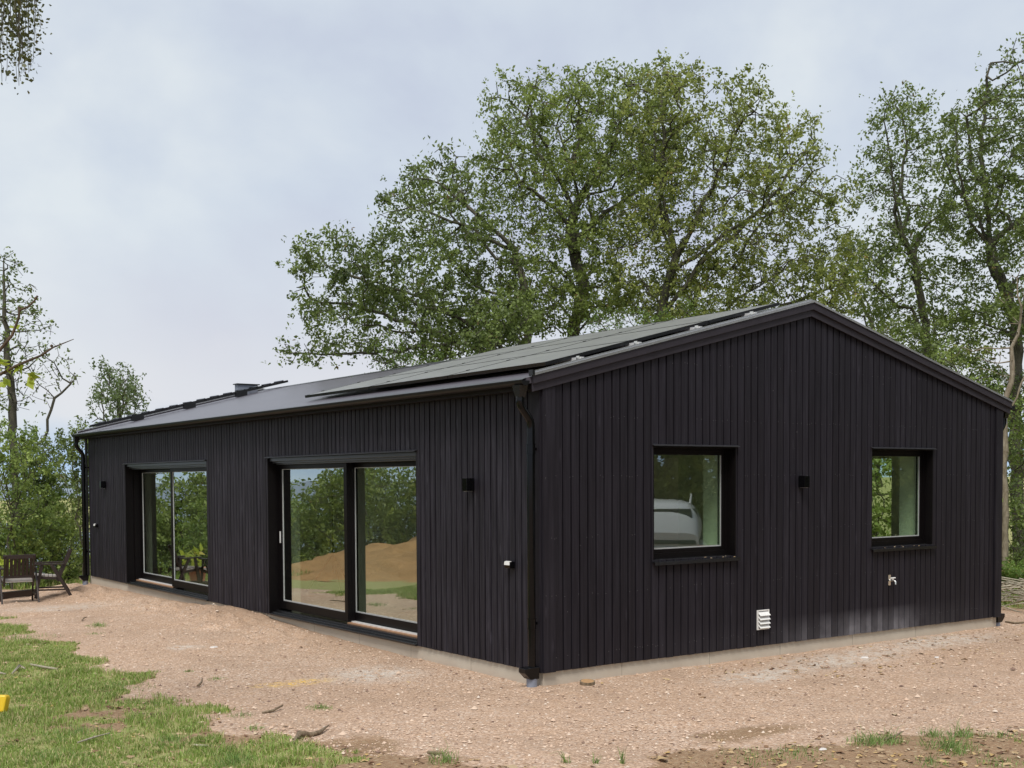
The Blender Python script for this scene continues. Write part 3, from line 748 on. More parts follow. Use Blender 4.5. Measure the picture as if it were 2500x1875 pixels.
def sliding_door(op, outer_far, label):
    a, b, z0, z1 = op      # y range
    fr = MB(); xo = .15
    # reveal lining (dark), head and jamb frame
    fr.box(.003, xo, a+.001, a+.012, .02, z1-.002).box(.003, xo, b-.012, b-.001, .02, z1-.002)
    fr.box(.003, xo, a+.012, b-.012, z1-.004, z1-.002)
    fr.box(xo, .322, a+.001, a+.04, .06, z1-.002).box(xo, .322, b-.04, b-.001, .06, z1-.002)
    d = fr.build('sliding_door', M['frame'], house); d['label'] = label
    hd = MB(); hd.box(.03, .07, a+.013, b-.013, z1-.05, z1-.004).box(.072, .11, a+.013, b-.013, z1-.075, z1-.006).box(.112, .335, a+.051, b-.051, z1-.095, z1-.004)
    hd.build('door_head', M['head'], d, .003)
    dp = MB(); dp.hexa([(-.04, a-.02, z1-.002), (-.001, a-.02, z1+.012), (-.001, b+.02, z1+.012), (-.04, b+.02, z1-.002), (-.04, a-.02, z1+.004), (-.001, a-.02, z1+.018), (-.001, b+.02, z1+.018), (-.04, b+.02, z1+.004)])
    dp.build('drip_flashing', M['flash'], d)
    th = MB(); th.box(-.028, .03, a+.002, b-.002, -.002, .020).box(.03, .09, a+.012, b-.012, .0, .036).box(.09, .335, a+.012, b-.012, .0, .052)
    th.build('threshold', M['metal'], d, .003)
    mid = (a+b)/2
    for which in (0, 1):     # 0 = outer leaf, 1 = inner leaf
        far = (which == 0) == outer_far
        y0, y1 = (mid-.05, b-.04) if far else (a+.04, mid+.05)
        xf = .152 if which == 0 else .262
        st = .078; l = MB()
        l.box(xf, xf+.058, y0, y0+st, .075, z1-.09).box(xf, xf+.058, y1-st, y1, .075, z1-.09).box(xf, xf+.058, y0+st, y1-st, .075, .185).box(xf, xf+.058, y0+st, y1-st, z1-.155, z1-.09)
        s_ = l.build('sash', M['frame'], d, .002)
        k_ = MB(); k_.box(xf+.012, xf+.03, y0+st, y0+st+.010, .185, z1-.155).box(xf+.012, xf+.03, y1-st-.010, y1-st, .185, z1-.155).box(xf+.010, xf+.03, y0+st+.01, y1-st-.01, .185, .20).box(xf+.012, xf+.03, y0+st+.01, y1-st-.01, z1-.163, z1-.155)
        k_.build('glazing_bead', M['gasket'], d)
        MB().box(xf+.020, xf+.024, y0+st+.002, y1-st-.002, .19, z1-.157).build('pane', M['glass'], d)
        if which == 1:
            MB().box(.205, .255, (a+.05 if not far else mid+.03), (mid-.03 if not far else b-.05), .0525, .080).build('track', M['alu'], d)
            MB().box(.155, .20, (a+.05 if not far else mid+.03), (mid-.03 if not far else b-.05), .0525, .066).build('oak_strip', M['oak'], d)
        else:
            # dark post closing the gap between leaves
            yb = y0 if far else y1
            MB().box(xf+.060, .258, *( (y0+.0, y0+.05) if far else (y1-.05, y1) ), .06, z1-.1).build('post', M['frame'], d)
            ye = y1-.05 if far else y0+.02
            h_ = MB(); h_.box(xf-.012, xf-.001, ye, ye+.028, .98, 1.14); h_.build('handle', M['alu'], d, .003)
    return d
sliding_door(D2, True, 'right sliding glass door, its far leaf in front'); sliding_door(D1, False, 'left sliding glass door, its near leaf in front')

# solar panels
pw, pl = 1.128, 1.722
for i in range(3):
    for j in range(3):
        xa = .20+i*(pw+.012)*math.cos(math.atan(SL)); ya = .20+j*(pl+.015)
        e = empty('solar_panel', (xa, ya, ZR+SL*(xa+E_)+.055)); e.rotation_euler = (0, -math.atan(SL), 0)
        pos = ('eave', 'middle', 'ridge')[i]+' row, '+('nearest the gable', 'in the middle column', 'farthest from the gable')[j]
        tag(e, 'flat grey solar panel on the roof, '+pos, 'solar panel', 'solar panels in three rows on the roof')
        f = MB(); t_ = .033
        f.box(0, pw, 0, .012, -t_, .002).box(0, pw, pl-.012, pl, -t_, .002).box(0, .012, .012, pl-.012, -t_, .002).box(pw-.012, pw, .012, pl-.012, -t_, .002).box(.012, pw-.012, .012, pl-.012, -t_+.001, -t_+.006)
        f.build('frame', M['metal'], e)
        MB().box(.0125, pw-.0125, .0125, pl-.0125, -.006, 0).build('glass', M['panel'], e)
        for (u) in (.25, .75):
            MB().box(pw*u-.02, pw*u+.02, pl-.004, pl+.018, -.004, .008).build('clamp', M['metal'], e)
for k_, (x_, w_) in enumerate(((.55, 0), (1.30, 0), (2.15, 0), (2.98, 0))):
    zc = ZR+SL*(x_+E_)-.005
    r_ = MB(); r_.box(x_-.02, x_+.02, .06, 5.6, zc-.005, zc+.03)
    o = r_.build('mounting_rail', M['alu']); tag(o, 'aluminium rail end poking out beside the verge, %s from the eave' % ('lowest', 'second', 'third', 'topmost')[k_], 'rail', 'rails carrying the solar panels')
    MB().box(x_-.03, x_-.021, .075, .12, zc-.02, zc+.04).build('rail_clamp', M['brass'], o)
# roof ladder near the far verge and chimney
lad = MB(); ll = []
yA, yB = LL-.85, LL-.50
def rp(x, off): return ZR+SL*(x+E_)+off
a_, b_ = (.0, yA), (3.65, yB)
for yv in (yA, yB): lad.bar((-.05, yv, rp(-.05, .065)), (3.95, yv, rp(3.95, .065)), .025, .045)
e = lad.build('roof_ladder', M['metal']); tag(e, 'black metal roof ladder running up to the ridge near the far verge', 'roof ladder')
for i in range(14):
    xx = .12+i*.285; MB().tube([(xx, yA-.03, rp(xx, .09)), (xx, yB+.03, rp(xx, .09))], .020, 8).build('rung', M['metal'], e)
for xx in (.75, 1.8, 2.9): MB().box(xx-.12, xx+.12, yA-.05, yA+.03, rp(xx-.12, -.01), rp(xx, .09)).build('bracket', M['metal'], e)
ch = MB(); ch.box(3.02, 3.46, LL-.42, LL-.26, 3.5, 3.84); c = ch.build('chimney', M['drain']); tag(c, 'low pale grey sheet metal chimney beside the top of the roof ladder', 'chimney')
MB().box(2.99, 3.50, LL-.45, LL-.23, 3.84, 3.86).build('cap', M['metal'], c)

# wall lamps
def lamp(x, y, z, nx, ny, label):
    e = empty('wall_lamp', (x, y, z), math.atan2(ny, nx)-math.pi/2+math.pi)  # local -y points out of the wall
    e.rotation_euler = (0, 0, math.atan2(ny, nx)+math.pi/2)
    tag(e, label, 'wall lamp', 'black box wall lamps')
    MB().box(-.04, .04, -.10, -.01, -.065, .065).box(-.032, .032, -.01, -.001, -.055, .055).build('housing', M['pipe'], e, .002)
    MB().box(-.028, .028, -.09, -.02, -.068, -.0655).build('lens', M['gasket'], e)
lamp(0, 1.160, 1.785, -1, 0, 'black box wall lamp between the right sliding door and near corner')
lamp(0, 13.44, 1.785, -1, 0, 'black box wall lamp between the left sliding door and far corner')
lamp(3.64, 0, 1.79, 0, -1, 'black box wall lamp on the gable between its two windows')
# outlets
def socket(y, z, lab, big=1):
    e = MB(); e.box(-.062, -.001, y-.046, y+.046, z-.035, z+.028); o = e.build('outdoor_socket', M['pipe'], None, .004); tag(o, lab, 'socket', 'outdoor wall sockets')
    MB().hexa([(-.070, y-.042, z-.004), (-.0625, y-.042, z-.004), (-.0625, y+.042, z-.004), (-.070, y+.042, z-.004), (-.064, y-.04, z+.03), (-.040, y-.042, z+.034), (-.040, y+.042, z+.034), (-.064, y+.04, z+.03)]).build('lid', M['white'], o)
socket(.478, 1.005, 'black and white outdoor socket low on the wall beside the near corner')
socket(13.98, 1.0, 'small black and white outdoor socket low on the wall near the far corner')
# louvre vent on gable
e = empty('vent_grille', (2.94, -.002, .18)); tag(e, 'white louvred vent grille low on the black gable wall', 'vent grille')
f = MB(); f.box(0, .185, -.014, -.0, 0, .012).box(0, .185, -.014, 0, .203, .215).box(0, .014, -.014, 0, .012, .203).box(.171, .185, -.014, 0, .012, .203); f.build('frame', M['white'], e)
MB().box(.014, .171, -.003, -.0005, .012, .203).build('backing', M['drain'], e)
for i in range(4):
    z_ = .165-i*.045; s_ = MB(); s_.hexa([(.012, -.045, z_-.012), (.173, -.045, z_-.012), (.173, -.004, z_+.026), (.012, -.004, z_+.026), (.012, -.045, z_-.009), (.173, -.045, z_-.009), (.173, -.004, z_+.030), (.012, -.004, z_+.030)])
    s_.build('louvre', M['white'], e)
# tap
e = empty('garden_tap', (5.24, -.001, .60)); tag(e, 'small chrome garden tap low on the gable under the right window', 'tap')
MB().box(-.022, .022, -.006, 0, .01, .065).box(-.02, .02, -.006, 0, -.06, -.01).build('wall_plate', M['brass'], e)
MB().tube([(0, 0, 0), (0, -.07, 0), (0, -.085, -.01), (0, -.09, -.045)], .012, 12).build('spout', M['brass'], e)
MB().tube([(-.045, -.05, .03), (.045, -.05, .03)], .008, 10).tube([(0, -.05, 0), (0, -.05, .03)], .008, 10).build('handle', M['white'], e)
# tripod lamp stand inside, seen through the right door
e = empty('tripod_stand', (1.45, 7.05-.0, .10)); tag(e, 'thin black tripod stand inside behind the right sliding door', 'tripod')
MB().tube([(0, 0, .35), (0, 0, 2.0)], .011, 8).build('pole', M['rubber'], e)
for a_ in (20, 140, 260): MB().tube([(0, 0, .62), (.45*math.cos(rad(a_)), .45*math.sin(rad(a_)), .0)], .010, 8).build('leg', M['rubber'], e)
# picture leaning inside right gable room
e = MB().bar((5.9, 2.35, .78), (6.5, 2.35, .78), .03, .45).build('framed_board', M['floor']); e.location = (0, 0, .35); tag(e, 'dark framed board leaning inside behind the right gable window', 'board')

# ------------------------------------------------------------------ trees
def ell(u, v, ru, rv, D, dr=None):
    """crown lobe: survey direction and half size (in the photo's 2212-wide scale), distance D, depth radius dr"""
    k = 1.1302
    c = atd(u*k, v*k, D); s_ = k/FL*D
    return (c, ru*s_, rv*s_, dr if dr else (ru+rv)*.5*s_)
def sample_lobes(lobes, n):
    vols = np.array([a*b*c for _, a, b, c in lobes])**.8; vols /= vols.sum(); out = []
    for (c, a, b, dd), w in zip(lobes, vols):
        m_ = max(4, int(n*w)); q = rng.normal(size=(m_, 3)); q /= np.linalg.norm(q, axis=1)[:, None]; q *= rng.uniform(.15, 1, (m_, 1))**(1/2.2)
        out.append(c+q[:, :1]*a*R_+q[:, 1:2]*b*np.array([0, 0, 1])+q[:, 2:]*dd*np.array([F_[0], F_[1], 0]))
    return np.concatenate(out)
def colonize(paths, attr_, step, dk, jitter=.25, di=1e9, iters=260, up=.0):
    pos = []; par = []
    for path in paths:
        prev = path[0] if isinstance(path[0], (int, np.integer)) else -1
        if isinstance(path[0], float): prev = int(path[0]*(n0-1)); path = [prev]+list(path[1:])
        pts = path[1:] if prev >= 0 or isinstance(path[0], (int, np.integer)) else path
        if prev >= 0: last = np.array(pos[prev])
        else:
            last = np.array(pts[0], float); pos.append(last); par.append(-1); prev = len(pos)-1; pts = pts[1:]
        for q in pts:
            q = np.array(q, float); n_ = max(1, int(np.linalg.norm(q-last)/step)); st = last.copy()
            for i in range(1, n_+1):
                pt = st+(q-st)*i/n_+(rng.normal(size=3)*step*.10 if i < n_ else 0)
                pos.append(pt); par.append(prev); prev = len(pos)-1
            last = q
        if path is paths[0]: n0 = len(pos)
    A = attr_.copy(); pos = np.array(pos); par = list(par)
    d = np.linalg.norm(A[:, None]-pos[None], axis=2); near = d.argmin(1); dist = d.min(1)
    for it in range(iters):
        act = dist < di
        if not act.any(): di *= 1.6; act = dist < di
        if not len(A): break
        v = (A-pos[near]); v /= np.linalg.norm(v, axis=1)[:, None]+1e-9
        acc = np.zeros_like(pos); np.add.at(acc, near[act], v[act])
        ids = np.unique(near[act]); dirs = acc[ids]; ln = np.linalg.norm(dirs, axis=1)
        dirs = dirs/(ln[:, None]+1e-6)+rng.normal(size=dirs.shape)*jitter; dirs[:, 2] += up
        dirs /= np.linalg.norm(dirs, axis=1)[:, None]
        new = pos[ids]+dirs*step; base = len(pos)
        pos = np.concatenate([pos, new]); par += list(ids)
        dn = np.linalg.norm(A[:, None]-new[None], axis=2); j = dn.argmin(1); m_ = dn.min(1)
        better = m_ < dist; near = np.where(better, base+j, near); dist = np.where(better, m_, dist)
        keep = dist > dk; A = A[keep]; near = near[keep]; dist = dist[keep]
        if not len(A) or len(pos) > 22000: break
    return pos, np.array(par)
def radii(pos, par, tip, pw_):
    n = len(pos); acc = np.zeros(n); r = np.zeros(n)
    for i in range(n-1, -1, -1):
        r[i] = tip if acc[i] == 0 else acc[i]**(1/pw_)
        if par[i] >= 0: acc[par[i]] += r[i]**pw_
    return r
def branch_mesh(name, pos, par, r, m, parent, k=5):
    n = len(pos); d = np.zeros_like(pos)
    has = par >= 0; d[has] = pos[has]-pos[par[has]]
    d[~has] = (0, 0, 1)
    d /= np.linalg.norm(d, axis=1)[:, None]+1e-9
    ref = np.where(np.abs(d[:, 2:3]) < .9, np.array([[0, 0, 1.]]), np.array([[1., 0, 0]]))
    a = np.cross(d, ref); a /= np.linalg.norm(a, axis=1)[:, None]+1e-9; b = np.cross(d, a)
    t = np.arange(k)*2*math.pi/k
    def ring(c, a, b, rr): return c[:, None]+(a[:, None]*np.cos(t)[None, :, None]+b[:, None]*np.sin(t)[None, :, None])*rr[:, None, None]
    ch_ = np.where(has)[0]; pp = par[ch_]
    # each segment its own tapered tube: start at the parent's position with the child's orientation
    rp_ = np.minimum(r[pp], r[ch_]*1.6)
    V0 = ring(pos[pp]-d[ch_]*rp_[:, None]*.4, a[ch_], b[ch_], rp_); V1 = ring(pos[ch_], a[ch_], b[ch_], r[ch_])
    V = np.concatenate([V0, V1], 1).reshape(-1, 3); i = np.arange(len(ch_))[:, None]*2*k
    fs = np.stack([np.stack([i[:, 0]+j, i[:, 0]+(j+1) % k, i[:, 0]+k+(j+1) % k, i[:, 0]+k+j], -1) for j in range(k)], 1).reshape(-1, 4)
    return npmesh(name, V, fs, m, parent, smooth=True)
def leaves(name, centers, size, m, parent, flat=0, aspect=.55, rnd=None):
    n = len(centers); q = rng.normal(size=(n, 3)); q[:, 2] *= (1-flat); q /= np.linalg.norm(q, axis=1)[:, None]
    o_ = rng.normal(size=(n, 3)); s_ = np.cross(q, o_); s_ /= np.linalg.norm(s_, axis=1)[:, None]; nn = np.cross(q, s_)
    L_ = size*rng.uniform(.6, 1.3, n)[:, None]; w_ = L_*aspect
    c = centers
    V = np.stack([c-q*L_*.5, c+s_*w_*.5-q*L_*.05+nn*w_*.12, c+q*L_*.5, c-s_*w_*.5+q*L_*.05+nn*w_*.12], 1).reshape(-1, 3)
    return npmesh(name, V, (np.arange(n)[:, None]*4+np.arange(4)[None]), m, parent, rnd=rng.uniform(0, 1, n) if rnd is None else rnd)
def tree(name, label, cat, lobes, paths, nattr=1400, step=.32, dk=.45, tip=.009, pw_=2.3, nleaf=14, lsize=.13, spread=.17, lm='oakleaf', bm='bark', group=None, thr=2.2, jitter=.25, drop=.0, up=0., flat=0, aspect=.55, minr=0, limbs=None, clump=3):
    base = np.array(paths[0][0], float)
    e = empty(name, tuple(base)); tag(e, label, cat, group)
    if limbs:
        tp = np.array(paths[0], float); seg = np.r_[0, np.cumsum(np.linalg.norm(np.diff(tp, axis=0), axis=1))]; seg /= seg[-1]
        extra = []
        for (c_, ra, rb, rd) in lobes:
            c_ = np.array(c_)+rng.normal(size=3)*np.array([.3, .3, .2])
            fr = limbs[0]
            for t_ in np.linspace(.97, limbs[0], 30):
                q_ = np.array([np.interp(t_, seg, tp[:, i]) for i in range(3)]); hd_ = np.hypot(*(c_-q_)[:2])
                if c_[2]-q_[2] > hd_*limbs[1]: fr = float(t_); break
            q_ = np.array([np.interp(fr, seg, tp[:, i]) for i in range(3)]); v_ = c_-q_
            m1 = q_+v_*np.array([.30, .30, .22])+rng.normal(size=3)*.15; m2 = q_+v_*np.array([.68, .68, .60])+rng.normal(size=3)*.2
            extra.append([fr, tuple(m1), tuple(m2), tuple(c_)])
        paths = list(paths)+extra
    A = sample_lobes(lobes, nattr)
    pos, par = colonize(paths, A, step, dk, jitter, up=up)
    r = radii(pos, par, tip, pw_)
    if minr: r = np.maximum(r, 0); r *= max(1, minr/r[0])**(np.log(np.maximum(r, tip)/tip)/math.log(max(r[0]/tip, 1.01)))
    pos_l = pos-base
    branch_mesh('trunk', pos_l, par, r, M[bm], e)
    tips = np.where(r < tip*thr)[0]
    # gaps: whole sprays stay bare where a coarse noise is low
    if drop:
        k_ = vnoise(pos[tips, 0]*1.0+pos[tips, 1]*.7, pos[tips, 2], .9, 123) > drop; tips = tips[k_]
    sub = np.repeat(pos_l[tips], clump, 0); sub = sub+rng.normal(size=sub.shape)*spread*np.array([1, 1, .7])
    dens = np.clip(.18+(vnoise(sub[:, 0]+base[0]+.6*(sub[:, 1]+base[1]), sub[:, 2]*1.2+.3*sub[:, 1], .62, 321)-.22)*2.1, .42, 1.75)
    cnt = rng.poisson(nleaf/clump*rng.uniform(.3, 1.7, len(sub))*dens); c = np.repeat(sub, cnt, 0)+rng.normal(size=(cnt.sum(), 3))*lsize*.62
    cr = np.repeat(rng.uniform(0, 1, len(sub)), cnt)
    if len(c): leaves('crown', c, lsize, M[lm], e, flat, aspect, rnd=np.clip(cr*.62+rng.uniform(0, .38, len(c)), 0, .999)*.97+.03*(rng.uniform(0, 1, len(c)) < .05))
    return e
def G(u, v, D, z=None):
    p_ = atd(u*1.1302, v*1.1302, D); return (p_[0], p_[1], p_[2] if z is None else z)
def P_(*a): return [G(*q) for q in a]

D = 27
# big oak, left trunk, leaning far left
tree('oak_tree', 'big oak behind the house with dark limbs spreading far left over the roof', 'tree',
     [ell(700, 560, 80, 65, D, 2.0), ell(790, 600, 100, 75, D, 2.4), ell(900, 460, 110, 75, D, 2.2), ell(960, 390, 90, 70, D, 2), ell(760, 700, 120, 60, D, 2.2), ell(900, 600, 130, 100, D, 2.6), ell(1000, 500, 100, 110, D, 2.4), ell(680, 760, 90, 40, D, 1.6), ell(980, 690, 150, 70, D, 2.8), ell(1080, 640, 90, 90, D, 2.4), ell(1050, 560, 90, 80, D, 2.2), ell(870, 740, 120, 45, D, 2), ell(660, 640, 45, 40, D, 1.2)],
     [P_((1150, 1100, D), (1140, 820, D), (1142, 700, D), (1128, 600, D), (1105, 500, D))], nattr=3100, step=.28, dk=.38, tip=.0075, nleaf=42, lsize=.095, drop=.18, minr=.15, lm='darkleaf', limbs=(.58, .45), clump=4)
base_fix = None
D = 28.5
tree('oak_tree', 'tallest oak behind the house with a broad green crown above the roof ridge', 'tree',
     [ell(1120, 260, 90, 100, D, 2.4), ell(1220, 280, 110, 110, D, 3), ell(1330, 270, 110, 100, D, 3), ell(1190, 420, 130, 110, D, 3), ell(1330, 430, 140, 110, D, 3.2), ell(1100, 370, 90, 80, D, 2.4), ell(1160, 190, 50, 40, D, 1.6), ell(1270, 200, 80, 45, D, 2), ell(1220, 560, 130, 90, D, 2.8), ell(1180, 660, 110, 60, D, 2.4), ell(1300, 650, 110, 60, D, 2.4), ell(1400, 330, 90, 110, D, 2.8), ell(1390, 190, 70, 40, D, 2)],
     [P_((1240, 1100, D), (1240, 700, D), (1262, 620, D), (1235, 520, D), (1240, 430, D))], nattr=3700, step=.28, dk=.36, tip=.0085, nleaf=44, lsize=.088, drop=.2, minr=.16, limbs=(.52, .8), clump=4)
D = 26
tree('oak_tree', 'olive green oak behind the gable ridge with many pale twisting stems', 'tree',
     [ell(1450, 260, 120, 95, D, 2.8), ell(1570, 300, 110, 100, D, 2.8), ell(1680, 340, 90, 90, D, 2.4), ell(1480, 420, 140, 110, D, 3), ell(1620, 450, 140, 110, D, 3), ell(1740, 450, 90, 90, D, 2.2), ell(1790, 560, 60, 80, D, 2), ell(1560, 570, 150, 80, D, 2.8), ell(1700, 600, 120, 60, D, 2.4), ell(1430, 180, 70, 40, D, 1.6), ell(1400, 600, 90, 70, D, 2), ell(1480, 680, 120, 50, D, 2.4), ell(1620, 680, 130, 50, D, 2.4), ell(1780, 660, 80, 50, D, 2), ell(1370, 500, 80, 90, D, 2.2)],
     [P_((1430, 1100, D), (1420, 720, D), (1440, 620, D), (1470, 520, D)), [.45]+P_((1500, 640, D+.5), (1560, 540, D))], nattr=4200, step=.28, dk=.36, tip=.008, nleaf=46, lsize=.082, drop=.2, minr=.14, lm='oakleaf2', limbs=(.6, .8), clump=4)
D = 29
tree('oak_tree', 'slender oak right of the ridge with an upright narrow open crown', 'tree',
     [ell(1940, 280, 60, 80, D, 1.8), ell(1950, 370, 90, 80, D, 2.2), ell(1900, 400, 60, 45, D, 1.6), ell(1990, 470, 90, 80, D, 2.2), ell(1920, 520, 80, 60, D, 2), ell(1970, 620, 110, 80, D, 2.4), ell(1890, 600, 60, 70, D, 1.8), ell(1935, 215, 35, 30, D, 1), ell(2050, 690, 90, 60, D, 2)],
     [P_((1995, 1100, D), (2000, 780, D), (1990, 650, D), (1975, 560, D), (1940, 480, D))], nattr=2100, step=.28, dk=.38, tip=.0075, nleaf=36, lsize=.095, drop=.22, minr=.12, lm='darkleaf', limbs=(.5, .9), clump=4)
D = 25
tree('oak_tree', 'tall oak cut by the right edge of the view, rising highest at the right', 'tree',
     [ell(2200, 150, 60, 70, D, 1.8), ell(2150, 240, 80, 70, D, 2), ell(2090, 330, 70, 80, D, 2), ell(2190, 340, 100, 90, D, 2.4), ell(2120, 440, 90, 80, D, 2.2), ell(2230, 480, 110, 100, D, 2.4), ell(2160, 570, 100, 80, D, 2.2), ell(2070, 250, 30, 30, D, 1), ell(2240, 640, 90, 80, D, 2), ell(2300, 300, 90, 120, D, 2.2), ell(2150, 690, 90, 60, D, 2)],
     [P_((2200, 1230, D), (2190, 900, D), (2195, 700, D), (2160, 600, D), (2130, 500, D)), [.5]+P_((2225, 560, D), (2240, 420, D))], nattr=2800, step=.26, dk=.35, tip=.007, nleaf=42, lsize=.085, drop=.2, minr=.14, lm='darkleaf', limbs=(.5, .9), clump=4)
D = 33
tree('oak_tree', 'small oak crown filling the gap low between the ridge and right trees', 'tree',
     [ell(1850, 660, 90, 40, D, 2), ell(1920, 720, 90, 50, D, 2), ell(1830, 560, 60, 60, D, 2), ell(2040, 770, 90, 50, D, 2)],
     [P_((1900, 1050, D), (1890, 760, D))], nattr=800, nleaf=34, lsize=.10, drop=.1, minr=.10, lm='oakleaf2')
# dead pale tree at right edge
D = 21
tree('dead_tree', 'bare pale dead tree with forked stems by the right roof corner', 'tree',
     [ell(2190, 640, 30, 90, D, .8), ell(2150, 780, 60, 40, D, .8), ell(2100, 760, 50, 50, D, .8), ell(2230, 800, 30, 60, D, .6)],
     [P_((2170, 1230, D), (2172, 860, D), (2186, 780, D), (2203, 700, D), (2197, 600, D)), [.5]+P_((2205, 830, D), (2240, 760, D))], nattr=130, step=.22, dk=.3, tip=.006, pw_=2.0, nleaf=0, bm='palebark', minr=.065, lm='shrubleaf')
# low evergreens behind the ridge
D = 22
def bush(name, label, cat, lobes, base, nattr=500, nleaf=36, lsize=.07, spread=.15, lm='shrubleaf', step=.22, dk=.3, group=None, **kw):
    return tree(name, label, cat, lobes, [[base, (base[0], base[1], base[2]+.35)]], nattr=nattr, step=step, dk=dk, tip=.006, nleaf=nleaf, lsize=lsize, spread=spread, lm=lm, group=group, **kw)
bush('yew_bush', 'light green yew peeping over the roof ridge at the left', 'shrub', [ell(850, 790, 60, 50, D, 1), ell(930, 800, 60, 40, D, 1), ell(820, 860, 70, 60, D, 1)], G(870, 1000, D, -.3), 700, lm='conifer', lsize=.07, aspect=.3)
bush('yew_bush', 'bushy green yew peeping over the solar panels below the tallest oak', 'shrub', [ell(1330, 700, 100, 28, D, 1), ell(1450, 690, 70, 26, D, 1), ell(1380, 760, 120, 60, D, 1.2)], G(1380, 1000, D, -.3), 800, lm='conifer', lsize=.07, aspect=.3)
bush('yew_bush', 'dark green yew behind the ridge between the oak trunks', 'shrub', [ell(1100, 690, 70, 60, D+2, 1), ell(1060, 760, 90, 60, D+2, 1)], G(1090, 1000, D+2, -.3), 600, lm='darkleaf', lsize=.09)
bush('elder_bush', 'bright green elder sprig above the right roof slope', 'shrub', [ell(2035, 770, 32, 24, 20, .5), ell(2110, 830, 40, 30, 20, .6), ell(2060, 860, 60, 50, 20, .6)], G(2060, 1000, 20, -.2), 260, lm='lime' if 0 else 'shrubleaf')
bush('elder_bush', 'dark elder thicket behind the right roof slope', 'shrub', [ell(1960, 740, 90, 55, 25, 1), ell(2070, 800, 90, 60, 25, 1), ell(2150, 850, 60, 60, 25, 1)], G(2060, 1000, 25, -.3), 1300, lm='darkleaf', lsize=.08)
# woodland edge right of the house
for i, (u, v, ru, rv, DD, lm_, lab) in enumerate(((2230, 960, 60, 90, 23, 'darkleaf', 'dark leafy shrub under the eave at the right edge'), (2225, 1110, 60, 80, 22, 'darkleaf', 'dense dark thicket behind the ferns at the right edge'), (2290, 880, 70, 120, 25, 'darkleaf', 'tall dark hazel just beyond the right edge'), (2195, 890, 35, 60, 24, 'shrubleaf', 'light green sapling foliage beside the right downpipe'))):
    b_ = G(u, 1300, DD, -.3); bush('shrub', lab, 'shrub', [ell(u, v, ru, rv, DD, 1), ell(u, v+80, ru, 60, DD, 1)], b_, 900, lm=lm_, lsize=.08)
D = 20
for i, (px, py, lab) in enumerate(((2465, 1385, 'bright green fern clump left of the others beside the downpipe'), (2492, 1392, 'bright green fern clump at the right edge above the brushwood'), (2520, 1380, 'fern clump just outside the right edge'))):
    bx_, by_, bz_ = G(px/1.1302, 1290, 20.5-i*.3, -.25)
    e = empty('fern', (bx_, by_, bz_)); tag(e, lab, 'fern', 'ferns at the woodland edge')
    c = []
    for k_ in range(40):
        a_ = rng.uniform(0, 6.28); ln = rng.uniform(.5, .95)
        t = np.linspace(.1, 1, 16); xx = np.cos(a_)*t*ln*.6; yy_ = np.sin(a_)*t*ln*.6; zz = ln*1.15*(t-.45*t*t)*1.1
        for tt, x_, y_, z_ in zip(t, xx, yy_, zz):
            w_ = .11*(1-tt*.8); per = np.array([-np.sin(a_), np.cos(a_), 0])
            for s_ in np.linspace(-1, 1, 6): c.append((x_+per[0]*s_*w_, y_+per[1]*s_*w_, z_-.3*abs(s_)*w_))
    leaves('frond', np.array(c), .055, M['fern'], e, 0, .3)
# brushwood pile
e = empty('brushwood_pile', onground(2495, 1480)); tag(e, 'tangled pile of pale dry brushwood by the right edge', 'brushwood')
t = MB()
for i in range(70):
    a_ = random.uniform(0, 6.28); c_ = Vector((random.uniform(-.9, .9), random.uniform(-.5, .5), random.uniform(.02, .38))); d_ = Vector((math.cos(a_), math.sin(a_), random.uniform(-.25, .25)))*random.uniform(.2, .6)
    t.tube([c_-d_, c_+Vector((random.uniform(-.04, .04),)*3), c_+d_], [.014, .011, .005], 5)
t.build('branches', M['palestick'], e)

# ---- left side
D = 27
tree('ash_tree', 'thin half bare tree at the left edge with few leaves on upswept twigs', 'tree',
     [ell(25, 600, 35, 70, D, 1), ell(60, 720, 60, 80, D, 1.3), ell(-20, 700, 60, 120, D, 1.3), ell(110, 780, 50, 50, D, 1), ell(30, 860, 60, 50, D, 1), ell(140, 830, 25, 20, D, .6), ell(40, 660, 30, 60, D, 1), ell(75, 800, 60, 60, D, 1.2), ell(10, 780, 60, 90, D, 1.2)],
     [P_((45, 1280, D), (40, 1130, D), (30, 960, D), (20, 800, D), (10, 650, D), (8, 560, D)), [.4]+P_((95, 950, D), (118, 860, D), (165, 815, D))], nattr=1300, step=.22, dk=.26, tip=.0055, pw_=2.3, nleaf=6, lsize=.085, spread=.10, lm='darkleaf', drop=.15, minr=.11, up=.22, clump=1)
D = 23
GL = 'shrubs on the slope left of the house'
